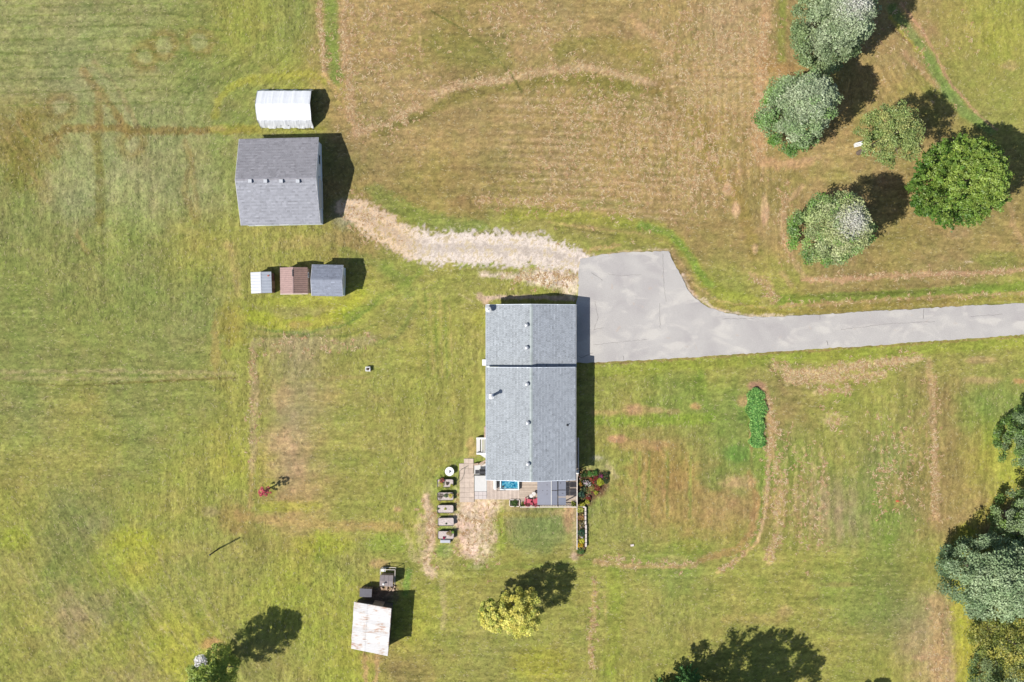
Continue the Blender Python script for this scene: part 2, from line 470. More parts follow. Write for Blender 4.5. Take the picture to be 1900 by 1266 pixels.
# lawn east of the house with its oval track
stroke([(1420, 725), (1434, 790), (1430, 850)], 14, (206, 166, 122), .65, .9, .3); stroke([(1388, 735), (1395, 750)], 12, PINK, .5)
stroke([(1428, 850), (1424, 905), (1420, 955), (1406, 1005)], 5, (214, 188, 138), .8, .4, .25, h=.03)
stroke([(1415, 850), (1412, 960), (1396, 1010)], 6, (112, 136, 60), .6, .4)
stroke([(1406, 1005), (1375, 1035), (1330, 1062)], 6, (204, 176, 120), .75, .5, .2, h=.02)
stroke([(1443, 860), (1444, 930), (1440, 1000), (1425, 1040)], 15, (212, 180, 132), .6, 1.0, .42, h=.04)
stroke([(1390, 880), (1405, 930), (1395, 985), (1365, 1020), (1300, 1040)], 12, (178, 138, 96), .5, .9, .2)
stroke([(1105, 1042), (1160, 1050), (1230, 1052), (1290, 1048)], 9, (202, 168, 122), .7, .7, .25); stroke([(1220, 1040), (1270, 1036)], 12, (190, 176, 114), .5, .8)
blob(1270, 930, 95, 60, (170, 136, 88), .45, 1.3, .6); blob(1230, 880, 60, 40, (166, 140, 84), .4, 1.3)
blob(1145, 815, 20, 8, (196, 152, 118), .75, .6, .3); blob(1185, 826, 50, 10, (186, 148, 106), .5, .9); blob(1178, 760, 22, 11, (200, 156, 122), .7, .9, broken=.2)
blob(1120, 766, 30, 6, (190, 158, 110), .5); blob(1220, 762, 14, 6, PINK, .6); blob(1250, 764, 14, 5, PINK, .5); blob(1290, 754, 11, 6, (206, 156, 116), .6)
stroke([(1110, 780), (1200, 782), (1320, 776)], 20, (132, 158, 60), .6, .7); blob(1372, 840, 26, 18, (102, 140, 64), .65)
blob(1330, 888, 26, 20, (116, 138, 66), .55); blob(1380, 770, 12, 20, (104, 140, 62), .5); blob(1300, 715, 10, 25, (124, 150, 62), .5)
blob(1380, 745, 9, 11, (206, 160, 120), .6); blob(1370, 895, 30, 12, (196, 164, 122), .6, 1, broken=.3); blob(1110, 870, 25, 30, (160, 162, 110), .4)
for xx in (1178, 1195, 1230, 1272):
    stroke([(xx, 840), (xx + 1, 930)], 4, (182, 156, 104), .4, .4, .2); stroke([(xx + 9, 840), (xx + 8, 960)], 5, (124, 140, 66), .45, .4, .2)
blob(1190, 1000, 60, 30, (158, 154, 84), .4); blob(1280, 1018, 40, 16, (134, 154, 62), .5)
# south of the house
blob(995, 985, 68, 40, (126, 142, 80), .7, .7, .35); stroke([(925, 950), (930, 1010)], 22, (142, 160, 64), .7, .7)
blob(1057, 960, 11, 28, (196, 154, 118), .7, .8, broken=.3); stroke([(1066, 945), (1066, 1030)], 8, (196, 176, 134), .6, .4); blob(1066, 1032, 8, 7, (214, 186, 158), .8)
blob(1045, 950, 30, 6, (196, 172, 120), .5, 1, broken=.4); blob(955, 955, 60, 5, (158, 150, 76), .5)
blob(880, 975, 34, 58, (208, 180, 146), .78, 1.4, .6, broken=.34); blob(862, 1000, 18, 34, (214, 182, 152), .8, 1.1)
blob(905, 940, 26, 14, (204, 184, 140), .6, 1.2, broken=.35); blob(868, 930, 16, 20, (218, 188, 160), .8, .8)
stroke([(793, 925), (798, 970), (800, 1010)], 20, (206, 172, 138), .75, .9, .2); stroke([(780, 960), (782, 1010), (795, 1060)], 14, (212, 190, 150), .6, 1.1, .36)
stroke([(755, 990), (770, 1030), (800, 1065)], 12, (206, 186, 142), .55, 1.2, .42); stroke([(815, 1020), (830, 1060)], 26, (190, 180, 124), .4, 1.2, .3)
stroke([(822, 1080), (828, 1120), (822, 1165)], 12, (200, 180, 140), .5, 1.1, .36); blob(800, 910, 16, 20, (186, 180, 120), .5, 1.1, broken=.3)
blob(738, 945, 9, 6, (210, 166, 130), .6); blob(776, 880, 20, 30, (160, 162, 84), .3); blob(832, 900, 30, 26, (124, 150, 66), .5); blob(853, 860, 18, 16, (138, 156, 72), .5)
blob(826, 1022, 18, 12, (122, 152, 72), .6); stroke([(815, 980), (842, 980)], 10, (124, 152, 70), .6, .5); stroke([(815, 932), (842, 932)], 8, (164, 164, 76), .6, .5)
blob(980, 1095, 50, 16, (146, 140, 80), .4); stroke([(870, 1052), (1090, 1046)], 12, (136, 152, 72), .5, .7)
for yy in (1048, 1060, 1074, 1090):
    stroke([(850, yy), (1090, yy - 3)], 2.6, (126, 122, 62), .45, .3, .3)
stroke([(1102, 1075), (1102, 1130), (1095, 1200), (1100, 1240)], 8, (196, 168, 112), .55, .8, .32, h=.02)
stroke([(1120, 1100), (1125, 1150)], 5, (196, 174, 110), .5, .6, .4); stroke([(1140, 1060), (1145, 1160), (1130, 1240)], 30, (142, 158, 62), .5, .8)
blob(1000, 1230, 60, 30, (168, 170, 62), .5); blob(702, 1046, 13, 8, (190, 150, 118), .55, 1.2, .5); blob(715, 1010, 40, 16, (136, 158, 66), .5)
stroke([(676, 1215), (680, 1290)], 8, (200, 160, 120), .6, .7, .2); stroke([(700, 1215), (696, 1290)], 8, (200, 160, 120), .6, .7, .2); blob(690, 1222, 22, 8, (176, 152, 96), .6)
stroke([(758, 1060), (752, 1100)], 12, (112, 150, 66), .6, .6)
# west and south west
blob(520, 830, 34, 32, (186, 166, 112), .5, 1.2); stroke([(468, 640), (474, 720), (470, 790), (468, 870)], 13, (176, 158, 118), .6, .6, .2, h=.02)
stroke([(475, 636), (560, 638), (640, 640), (690, 630)], 21, (168, 158, 110), .6, .7, .2, h=.02); stroke([(480, 624), (640, 624), (700, 600)], 4, (112, 124, 58), .5, .4)
blob(525, 735, 16, 28, (186, 158, 116), .5, 1.1); stroke([(560, 705), (690, 700)], 7, (164, 150, 92), .5, .7); blob(630, 740, 80, 14, (158, 142, 90), .35)
stroke([(0, 690), (200, 688), (330, 690), (440, 694)], 7, (170, 158, 112), .6, .7, .25); stroke([(0, 702), (200, 703), (330, 701), (440, 704)], 7, (166, 156, 106), .5, .7, .3)
stroke([(20, 711), (120, 716), (200, 714), (330, 706), (440, 702)], 3, (108, 108, 52), .6, .4, .25); stroke([(190, 712), (440, 700)], 2.5, (112, 96, 56), .5, .3)
stroke([(425, 455), (435, 500), (440, 545)], 16, (176, 160, 100), .5, .8, .2); blob(425, 600, 26, 34, (168, 150, 72), .5, 1.2); blob(400, 640, 8, 50, (172, 146, 92), .5)
stroke([(465, 585), (520, 603), (590, 600), (645, 575), (668, 545)], 24, (168, 176, 62), .7, .7); stroke([(480, 610), (560, 620), (650, 600), (700, 560)], 5, (108, 134, 60), .5, .5)
blob(560, 602, 26, 7, (182, 148, 96), .45); stroke([(700, 640), (740, 620), (760, 590), (772, 560)], 10, (116, 138, 64), .4, .8)
for i in range(6):
    stroke([(790 + i * 9, 540 + i * 4), (792 + i * 9, 640), (794 + i * 9, 700)], 3, (176, 160, 104) if i % 2 else (112, 130, 60), .5, .4, .3)
stroke([(640, 470), (720, 500), (760, 540)], 24, (124, 144, 66), .5, 1.1); stroke([(520, 455), (640, 440)], 22, (170, 150, 100), .4, 1.1)
stroke([(640, 590), (700, 560), (750, 530), (780, 505)], 14, (134, 154, 66), .5, .8); blob(560, 560, 90, 10, (166, 172, 66), .5)
stroke([(440, 958), (520, 966), (620, 976), (740, 976)], 17, (178, 152, 98), .6, .9); blob(430, 960, 36, 30, (156, 130, 80), .5, 1.2); blob(390, 950, 18, 11, (172, 158, 112), .6)
stroke([(465, 880), (466, 940)], 11, (190, 158, 110), .5, .8); blob(500, 905, 14, 20, (160, 172, 62), .4); blob(530, 940, 60, 10, (160, 172, 62), .5)
stroke([(470, 990), (490, 1030)], 30, (136, 130, 72), .45, 1.2); stroke([(590, 985), (592, 1040)], 12, (130, 140, 62), .5, .6); blob(600, 1010, 50, 20, (164, 172, 60), .5)
blob(215, 1045, 75, 50, (168, 174, 66), .42, 1.3, .6); blob(230, 1000, 60, 16, (172, 178, 60), .5); blob(130, 1000, 40, 60, (128, 134, 72), .45, 1.2)
blob(250, 1200, 90, 60, (166, 174, 60), .45, 1.3, .6); blob(180, 985, 30, 30, (150, 142, 100), .4); blob(330, 1120, 100, 30, (140, 144, 76), .3); blob(30, 1000, 26, 20, (162, 174, 62), .5)
for i in range(11):
    stroke([(20 + i * 34, 1020 + (i % 4) * 26), (110 + i * 34, 1180 + (i % 3) * 26)], 4.5, (174, 166, 112), .45, .5, .36)
    stroke([(34 + i * 34, 1030), (124 + i * 34, 1190)], 4, (120, 126, 62), .35, .5, .36)
blob(393, 1196, 20, 14, (190, 148, 104), .7, .8); stroke([(302, 1190), (300, 1266)], 2.5, (112, 116, 54), .4, .3); blob(550, 1130, 90, 60, (160, 168, 66), .35, 1.2)
blob(640, 1140, 60, 40, (150, 156, 74), .3); blob(1400, 1150, 60, 12, (176, 150, 100), .4, 1.1); blob(1580, 1100, 60, 60, (134, 152, 76), .4, 1.3)
blob(1460, 1135, 20, 10, PINK, .4, broken=.3); blob(1560, 1085, 30, 4, (180, 158, 104), .4)
# gravel and worn ground beside house and barn
blob(640, 395, 24, 26, (150, 146, 118), .8, .6); stroke([(900, 553), (960, 551), (1066, 554)], 8, (208, 184, 164), .85, .4)
stroke([(888, 548), (903, 562)], 12, (210, 180, 156), .8, .5); stroke([(890, 507), (960, 512)], 9, (214, 196, 170), .75, 1, .38); blob(1020, 515, 44, 17, (220, 202, 178), .8, 1.1, .4, broken=.36)
blob(1056, 530, 18, 18, (214, 198, 172), .7, 1, .4, broken=.36); stroke([(850, 492), (960, 486), (1040, 495)], 10, (136, 156, 66), .7, .6)
stroke([(850, 545), (880, 560)], 2.4, (190, 180, 130), .6, .2); blob(900, 590, 24, 20, (160, 166, 66), .4); stroke([(874, 820), (880, 855)], 16, (196, 166, 110), .5, .9)
blob(880, 855, 14, 8, (128, 158, 62), .7); blob(1107, 850, 12, 5, (204, 196, 176), .6, .8, broken=.3); stroke([(1126, 862), (1145, 885)], 9, (178, 164, 122), .6, .6)
blob(1090, 884, 14, 12, (120, 84, 64), .8, .8); blob(1100, 898, 26, 24, (112, 82, 60), .85, .6, .3); blob(1079, 900, 7, 36, (86, 66, 50), .85, .4, .3)
blob(1082, 925, 22, 16, (112, 82, 60), .7, .6, .3); stroke([(1079, 942), (1079, 1025)], 14, (120, 92, 70), .9, .3, 0, .2)
blob(705, 1102, 30, 16, (128, 110, 96), .85, .9, .35); blob(720, 1090, 16, 12, (176, 146, 116), .6)
blob(1406, 715, 16, 9, (170, 128, 110), .7, .9); blob(1395, 800, 4, 50, (196, 150, 110), .5, .6)

blob(1030, 516, 50, 15, (236, 218, 196), .85, 1.1, .35, broken=.30); blob(1060, 530, 16, 18, (234, 216, 192), .8, 1, .35, broken=.32); stroke([(892, 508), (965, 513)], 8, (230, 212, 186), .8, 1, .34)
blob(878, 968, 40, 72, (232, 210, 186), .85, 1.9, .6, broken=.44); stroke([(795, 925), (800, 1010), (790, 1050), (805, 1068)], 15, (224, 196, 168), .7, 1.1, .34); blob(868, 1000, 20, 34, (224, 196, 172), .7, 1.1, broken=.2)
stroke([(1262, 510), (1290, 552), (1340, 578), (1400, 588), (1470, 586)], 7, (222, 204, 186), .7, .9, .3); stroke([(1076, 478), (1160, 466), (1240, 464)], 5, (206, 184, 150), .7, .9, .25); stroke([(1100, 675), (1410, 657), (1900, 624)], 3.5, (150, 128, 84), .7, .6, .25)
GP = [(636, 384, 16), (664, 392, 24), (705, 420, 29), (755, 448, 31), (800, 463, 34), (860, 460, 34), (930, 461, 34), (1000, 467, 33), (1050, 480, 28), (1078, 490, 24)]
gd = seg_dist(PX + 14 * (_bn1 - .5) + 14 * (_bn2 - .5), PY + 14 * (_bn1[:, ::-1] - .5), GP) + .6 * (_bn3 - .5) + .3 * (_bn1 - .5)
gm = 1 - sstep(.78, 1.12, gd)
gmix = sstep(730, 800, QX)[..., None]
_rut = np.cos(np.clip(gd, 0, 1.3) * math.pi * 1.9)
gcol = np.array((224, 198, 164.0)) * (1 - gmix) + np.array((228, 216, 202.0)) * gmix
gcol = gcol * (1 + .10 * (_bn3 - .5) + .2 * (_bn1 - .5) - .07 * _rut)[..., None]
grassin = sstep(.56, .68, _bn1 * .6 + _bn3 * .4)[..., None] * (.75 - .3 * gmix)
gcol = gcol * (1 - grassin) + np.array((170, 152, 92.0)) * grassin

# fine structure of the grass: mottling, mowing streaks, clumps
n1 = fbm(QX / 26, QY / 26, 1, 3) - .5
n2 = vn(QX / 2.9, QY / 2.9, 5) - .5
n3 = vn(QX / 5.6, QY / 5.6, 0) - .5
n4 = RNG.random(QX.shape) - .5
n5 = fbm(QX / 110, QY / 110, 2, 3) - .5
hue = fbm(QX / 40, QY / 40, 5, 4) - .5
hue2 = fbm(QX / 13, QY / 13, 3, 3) - .5
C = C + hue[..., None] * np.array((15, 0, 8.0)) + hue2[..., None] * np.array((15, 3, 13.0)) + n5[..., None] * np.array((6, 8, -8.0))
lum = 1 + .08 * n1 + .12 * n2 + .11 * n3 + .12 * n4 + .105 * st + .17 * stw
C = C * lum[..., None]
gk = (gm * .96)[..., None]
C = C * (1 - gk) + gcol * gk
ALB = np.clip(lin(np.clip(C, 4, 250)) / GAIN * np.array([1.22, 1.17, 1.22]), 0.01, .8)

Z = .035 * (vn(QX / 3.1, QY / 3.1, 3) - .5) + .05 * (vn(QX / 6, QY / 6, 1) - .5) + .06 * st + .10 * (fbm(QX / 70, QY / 70, 3, 3) - .5) + MZ * 1.2
Z = Z - .06
fade = sstep(60, 90, np.abs(X)) + sstep(42, 60, np.abs(Y)); Z = np.where(fade > 0, Z * (1 - np.clip(fade, 0, 1)) - .06 * np.clip(fade, 0, 1), Z)
Z = np.minimum(Z, -.012)

DRIVE = [(1069, 566), (1073, 540), (1074, 500), (1076, 481), (1110, 474), (1160, 468), (1205, 467), (1240, 466), (1250, 487), (1264, 512),
         (1278, 540), (1290, 554), (1310, 568), (1345, 581), (1390, 588), (1440, 588), (1500, 585), (1600, 579), (1700, 573.5), (1800, 567),
         (1900, 563), (2300, 541), (3200, 490), (3200, 555), (2300, 602), (1900, 621), (1800, 628), (1700, 635), (1600, 643), (1500, 648), (1410, 655), (1330, 660),
         (1270, 664), (1180, 669), (1095, 673), (1069, 673)]
def in_poly(px, py, poly):
    r = np.zeros(px.shape, bool); n = len(poly)
    for i in range(n):
        x0, y0 = poly[i]; x1, y1 = poly[(i + 1) % n]
        cnd = ((y0 > py) != (y1 > py)) & (px < (x1 - x0) * (py - y0) / (y1 - y0 + 1e-12) + x0)
        r ^= cnd
    return r
ind = in_poly(PX, PY, DRIVE)
hs = in_poly(PX, PY, [(852, 852), (880, 852), (905, 560), (1066, 560), (1072, 945), (850, 945)])
Z = np.where(ind | hs, -.07, Z)
gsel = gm > .5

def grid_mesh(name, keep_vert_z, facesel):
    idx = np.arange(NX * NY).reshape(NY, NX)
    q = np.stack([idx[:-1, :-1], idx[:-1, 1:], idx[1:, 1:], idx[1:, :-1]], -1)
    q = q[facesel]
    used = np.unique(q)
    remap = np.full(NX * NY, -1); remap[used] = np.arange(len(used))
    q = remap[q]
    me = bpy.data.meshes.new(name)
    co = np.stack([X.ravel()[used], Y.ravel()[used], keep_vert_z.ravel()[used]], -1)
    me.vertices.add(len(used)); me.vertices.foreach_set('co', co.ravel())
    me.loops.add(q.size); me.loops.foreach_set('vertex_index', q.ravel().astype(np.int32))
    me.polygons.add(len(q)); me.polygons.foreach_set('loop_start', np.arange(0, q.size, 4, dtype=np.int32))
    me.polygons.foreach_set('loop_total', np.full(len(q), 4, dtype=np.int32))
    me.update(calc_edges=True)
    at = me.color_attributes.new('tint', 'FLOAT_COLOR', 'POINT')
    ca = np.ones((len(used), 4), np.float32); ca[:, :3] = ALB.reshape(-1, 3)[used]
    at.data.foreach_set('color', ca.ravel())
    me.polygons.foreach_set('use_smooth', np.ones(len(q), bool))
    me.validate()
    return me

m_ground = mat('mown_grass', None, .95, 0, .10, 2.2, .05, 9.0, .1, attr=True, fine=.16)
me = grid_mesh('ground', Z, np.ones((NY - 1, NX - 1), bool))
g = link_mesh('ground', me, m_ground); tag(g, kind='structure')
fs = gsel[:-1, :-1] & gsel[1:, :-1] & gsel[:-1, 1:] & gsel[1:, 1:]
zg = -.006 + .03 * (vn(QX / 4, QY / 4, 2) - .5)
zg = np.where(gd < .9, np.maximum(zg, -.008), zg); zg = np.maximum(zg, Z + .004)
m_gravel = mat('pale_gravel', None, .95, 0, .14, 5.0, .05, 16.0, .1, attr=True, fine=.18)
gp = link_mesh('gravel_path', grid_mesh('gravel_path', zg, fs), m_gravel); tag(gp, kind='structure')

# ------------------------------------------------------------------ asphalt driveway with cracks
def ragged(poly, step=6, amp=1.2):
    out = []
    for i in range(len(poly)):
        a = poly[i]; b = poly[(i + 1) % len(poly)]
        L_ = math.hypot(b[0] - a[0], b[1] - a[1]); n = max(1, int(L_ / step))
        if L_ > 300: n = 40
        nx, ny = -(b[1] - a[1]) / L_, (b[0] - a[0]) / L_
        for j in range(n):
            t = j / n; o = random.uniform(-amp, amp) if j else 0
            out.append((a[0] + (b[0] - a[0]) * t + nx * o, a[1] + (b[1] - a[1]) * t + ny * o))
    return out
def slab(poly, z0, z1):
    from mathutils.geometry import tessellate_polygon
    pts = [P(x, y, 0) for x, y in poly]
    tri = tessellate_polygon([[Vector((p[0], p[1], 0)) for p in pts]])
    mb = MB()
    for t in tri:
        q = [(pts[i][0], pts[i][1], z1) for i in t]
        a, b, c = [Vector(v) for v in q]
        if (b - a).cross(c - a).z < 0: q.reverse()
        mb.poly(q)
    n = len(pts)
    for i in range(n):
        a = pts[i]; b = pts[(i + 1) % n]
        mb.poly([(a[0], a[1], z0), (b[0], b[1], z0), (b[0], b[1], z1), (a[0], a[1], z1)])
    return mb
def asphalt_mat():
    m = bpy.data.materials.new('worn_asphalt'); m.use_nodes = True
    N = m.node_tree.nodes; L = m.node_tree.links; b = N['Principled BSDF']
    b.inputs['Roughness'].default_value = .9; b.inputs['Specular IOR Level'].default_value = .2
    geo = N.new('ShaderNodeNewGeometry')
    def noise(sc_, det, dist=0, stretch=None):
        n = N.new('ShaderNodeTexNoise'); n.inputs['Scale'].default_value = sc_; n.inputs['Detail'].default_value = det
        n.inputs['Distortion'].default_value = dist
        if stretch:
            mp = N.new('ShaderNodeMapping'); mp.inputs['Scale'].default_value = stretch
            mp.inputs['Rotation'].default_value = (0, 0, -.05)
            L.new(geo.outputs['Position'], mp.inputs[0]); L.new(mp.outputs[0], n.inputs['Vector'])
        else: L.new(geo.outputs['Position'], n.inputs['Vector'])
        return n.outputs[0]
    def ramp(src, stops):
        r = N.new('ShaderNodeValToRGB'); e = r.color_ramp.elements
        while len(e) < len(stops): e.new(.5)
        for i, (p_, c_) in enumerate(stops):
            e[i].position = p_; e[i].color = (*c_, 1)
        L.new(src, r.inputs[0]); return r.outputs[0]
    A = alb(208, 203, 200); B = alb(216, 211, 207); D = alb(198, 192, 191)
    base = ramp(noise(.35, 6, .6), [(.3, D), (.5, A), (.72, B)])
    pat = ramp(noise(.6, 6, .8, (.6, 1.0, 1)), [(.52, (0, 0, 0)), (.66, (.8, .8, .8))])
    mx = N.new('ShaderNodeMixRGB'); mx.inputs[2].default_value = (*alb(230, 224, 217), 1)
    L.new(pat, mx.inputs[0]); L.new(base, mx.inputs[1])
    stn = ramp(noise(1.1, 5, .5), [(.66, (0, 0, 0)), (.74, (.5, .5, .5))])
    m2 = N.new('ShaderNodeMixRGB'); m2.inputs[2].default_value = (*alb(214, 196, 182), 1)
    L.new(stn, m2.inputs[0]); L.new(mx.outputs[0], m2.inputs[1])
    fin = N.new('ShaderNodeMapRange'); fin.inputs[1].default_value = .3; fin.inputs[2].default_value = .7
    fin.inputs[3].default_value = .88; fin.inputs[4].default_value = 1.1
    L.new(noise(14, 4), fin.inputs[0])
    vm = N.new('ShaderNodeVectorMath'); vm.operation = 'SCALE'
    L.new(m2.outputs[0], vm.inputs[0]); L.new(fin.outputs[0], vm.inputs['Scale']); L.new(vm.outputs[0], b.inputs['Base Color'])
    bp = N.new('ShaderNodeBump'); bp.inputs['Distance'].default_value = .012; L.new(noise(26, 3), bp.inputs['Height']); L.new(bp.outputs[0], b.inputs['Normal'])
    return m
m_asph = asphalt_mat()
dr = slab(ragged(DRIVE, 5, 1.1), -.08, .012).build('driveway', m_asph); tag(dr, kind='structure')
m_crack = mat('crack_filler', alb(120, 112, 112), .9, var=.2, scale=8)
def crack(pts, wd):
    mb = MB(); pp = []
    for a, b in zip(pts[:-1], pts[1:]):
        n = max(2, int(math.hypot(b[0] - a[0], b[1] - a[1]) / 4))
        for i in range(n):
            t = i / n; pp.append((a[0] + (b[0] - a[0]) * t + random.uniform(-.8, .8), a[1] + (b[1] - a[1]) * t + random.uniform(-.8, .8)))
    pp.append(pts[-1])
    for a, b in zip(pp[:-1], pp[1:]):
        a = Vector(P(*a)); b = Vector(P(*b)); d = (b - a).normalized(); n_ = Vector((-d.y, d.x, 0)) * wd * random.uniform(.5, 1) / 2
        mb.poly([(a + n_)[:2] + (.0165,), (a - n_)[:2] + (.0165,), (b - n_)[:2] + (.0165,), (b + n_)[:2] + (.0165,)])
    mb.build('crack', m_crack, dr)
for pts, wd in (([(1714, 574), (1713, 592)], .05), ([(1522, 586), (1521, 594)], .05), ([(1534, 633), (1536, 641)], .06), ([(1230, 470), (1231, 520), (1236, 560)], .035),
                ([(1224, 562), (1225, 610)], .03), ([(1098, 506), (1118, 521)], .04), ([(1104, 560), (1110, 590), (1102, 612), (1120, 608)], .03), ([(1156, 660), (1157, 668)], .05),
                ([(1100, 640), (1160, 634), (1200, 630)], .025), ([(1340, 592), (1420, 590)], .03), ([(1071, 660), (1078, 664), (1088, 660), (1100, 655)], .05),
                ([(1560, 612), (1660, 600), (1735, 597)], .025), ([(1800, 588), (1860, 583)], .03), ([(1128, 508), (1150, 512), (1190, 510)], .025)):
    crack(pts, wd)

# ------------------------------------------------------------------ scattered hay, gravel stones, grass tufts
def scatter_quads(name, mtl, px, py, length, width, cols, lift=.03, bend=.3, ang=None, z0=0.0, flat=True):
    n = len(px)
    x = (px - 950) / S; y = (633 - py) / S
    a = RNG.uniform(0, 2 * math.pi, n) if ang is None else ang
    L_ = length * RNG.uniform(.5, 1.3, n); w_ = width * RNG.uniform(.6, 1.3, n)
    bd = RNG.uniform(-bend, bend, n)
    zb = z0 + RNG.uniform(0, .01, n)
    lf = lift * RNG.uniform(.2, 1.2, n)
    def pt(t, s_, zz):
        aa = a + bd * t
        cx = x + np.cos(aa) * L_ * t; cy = y + np.sin(aa) * L_ * t
        return np.stack([cx - np.sin(aa) * w_ * s_, cy + np.cos(aa) * w_ * s_, zb + zz], -1)
    V = np.stack([pt(-.5, -.25, 0 * lf), pt(-.5, .25, 0 * lf), pt(0, .5, lf), pt(0, -.5, lf), pt(.5, .2, .3 * lf), pt(.5, -.2, .3 * lf)], 1)
    base = np.arange(n)[:, None] * 6
    F = np.concatenate([base + np.array([0, 3, 2, 1]), base + np.array([3, 5, 4, 2])], 1).reshape(-1, 4)
    me = bpy.data.meshes.new(name)
    me.vertices.add(n * 6); me.vertices.foreach_set('co', V.astype(np.float32).ravel())
    me.loops.add(F.size); me.loops.foreach_set('vertex_index', F.ravel().astype(np.int32))
    me.polygons.add(len(F)); me.polygons.foreach_set('loop_start', np.arange(0, F.size, 4, dtype=np.int32))
    me.polygons.foreach_set('loop_total', np.full(len(F), 4, dtype=np.int32))
    me.update(calc_edges=True)
    at = me.color_attributes.new('tint', 'FLOAT_COLOR', 'POINT')
    ca = np.ones((n, 6, 4), np.float32); ca[..., :3] = cols[:, None, :]
    at.data.foreach_set('color', ca.ravel())
    o = link_mesh(name, me, mtl)
    return o
def gz(px, py):
    i = np.clip(np.searchsorted(PX[0], px), 0, NX - 1); j = np.clip(np.searchsorted(-PY[:, 0][::1], -py), 0, NY - 1)
    return Z[j, i]
hay_lines = [([(1432, 672), (1470, 694), (1530, 690), (1610, 676), (1705, 664)], 16, 900), ([(1462, 706), (1540, 704), (1640, 694)], 16, 600), ([(1512, 726), (1580, 724)], 8, 160),
             ([(1545, 770), (1550, 786)], 26, 110), ([(1443, 860), (1444, 930), (1440, 1000), (1425, 1040)], 18, 500), ([(1440, 790), (1430, 850)], 26, 260),
             ([(1528, 840), (1525, 930), (1515, 1010)], 16, 240), ([(1480, 820), (1490, 1020)], 40, 320), ([(1632, 870), (1634, 960)], 14, 90), ([(1425, 730), (1436, 800)], 14, 160),
             ([(800, 175), (860, 155), (930, 148), (1000, 134), (1080, 124), (1150, 138), (1212, 154)], 15, 900), ([(638, 0), (642, 90), (650, 180), (660, 235)], 22, 700),
             ([(664, 246), (720, 232), (775, 200)], 22, 420), ([(592, 0), (595, 60), (604, 140)], 8, 260), ([(700, 0), (720, 200)], 110, 1600), ([(880, 20), (1050, 60)], 70, 900),
             ([(1000, 200), (1240, 230)], 90, 2200), ([(1000, 320), (1320, 330)], 110, 2800), ([(1250, 60), (1400, 80)], 120, 2200), ([(1300, 150), (1310, 330)], 130, 2000),
             ([(880, 372), (960, 372), (1060, 380)], 16, 420), ([(1425, 0), (1415, 100), (1406, 200), (1403, 300)], 22, 900), ([(1492, 518), (1640, 512), (1840, 505), (1900, 500)], 12, 500),
             ([(1395, 510), (1438, 555)], 14, 150), ([(1460, 566), (1700, 553), (1900, 542)], 7, 240), ([(1733, 700), (1736, 960)], 13, 500), ([(1660, 790), (1680, 930)], 90, 700),
             ([(1742, 1130), (1742, 1260)], 36, 300), ([(1102, 1075), (1098, 1240)], 9, 200), ([(880, 940), (880, 1030)], 60, 380), ([(795, 930), (800, 1060)], 34, 220), ([(1105, 1042), (1290, 1048)], 12, 240),
             ([(1428, 850), (1420, 955), (1375, 1035), (1330, 1062)], 6, 300), ([(950, 512), (1066, 520)], 26, 500), ([(640, 395), (720, 430)], 40, 500), ([(1560, 20), (1750, 100)], 120, 500),
             ([(1450, 330), (1460, 480)], 26, 320), ([(470, 640), (690, 636)], 22, 260), ([(470, 650), (468, 860)], 14, 200)]
hx = []; hy = []
for pts, wd, n in hay_lines:
    seg = [math.hypot(b[0] - a[0], b[1] - a[1]) for a, b in zip(pts[:-1], pts[1:])]
    c_ = np.cumsum([0] + seg); t = RNG.uniform(0, c_[-1], n)
    k = np.clip(np.searchsorted(c_, t, side='right') - 1, 0, len(seg) - 1)
    A = np.array(pts, float); f = (t - c_[k]) / np.array(seg)[k]
    q = A[k] + (A[k + 1] - A[k]) * f[:, None] + RNG.normal(0, wd * .42, (n, 2))
    m_ = max(3, n // 5); cc0 = RNG.integers(0, m_, n); q = q[cc0] + RNG.normal(0, 2.1, (n, 2)) + np.stack([RNG.normal(0, 2.4, m_), RNG.normal(0, 2.4, m_)], -1)[cc0] * RNG.random((n, 1))
    hx.append(q[:, 0]); hy.append(q[:, 1])
hx = np.concatenate(hx); hy = np.concatenate(hy)
m_hay = mat('dry_hay', None, .9, 0, .08, 6, attr=True, spec=.1)
pal = np.array([alb(226, 198, 156), alb(214, 178, 136), alb(206, 168, 128), alb(230, 208, 166), alb(196, 158, 112)])
o = scatter_quads('dry_hay', m_hay, hx, hy, .34, .085, pal[RNG.integers(0, 5, len(hx))] * RNG.uniform(.8, 1.1, (len(hx), 1)), lift=.05, bend=1.4, z0=gz(hx, hy) + .012)
tag(o, 'pale dry hay wisps left lying in rows on the mown field', 'hay', kind='stuff')
# grass tufts all over the mown land
n = 170000
tx = RNG.uniform(-20, 1920, n); ty = RNG.uniform(-20, 1286, n)
i_ = np.clip(np.searchsorted(PX[0], tx), 0, NX - 1); j_ = np.clip(np.searchsorted(-PY[:, 0], -ty), 0, NY - 1)
ok = ~(in_poly(tx, ty, DRIVE) | in_poly(tx, ty, [(850, 850), (905, 560), (1072, 560), (1075, 945), (850, 945)])) & (gm[j_, i_] < .4)
tx, ty, i_, j_ = tx[ok], ty[ok], i_[ok], j_[ok]
tc = ALB[j_, i_] * RNG.uniform(.76, 1.24, (len(tx), 1)); pk = (RNG.random((len(tx), 1)) < .13) * .55
tc = np.clip(tc * (1 - pk) + np.array(alb(214, 200, 158)) * 1.05 * pk, .01, .6)
wts = np.stack([dw[ch][j_, i_] for ch in '-|\\/'] + [np.full(len(tx), .05)], 0); bst = wts.argmax(0)
tang = np.array([0, math.pi / 2, -math.radians(58), math.radians(40), 0])[bst] + RNG.normal(0, .35, len(tx)); tang = np.where((RNG.random(len(tx)) < .3) | (bst == 4), RNG.uniform(0, 6.28, len(tx)), tang)
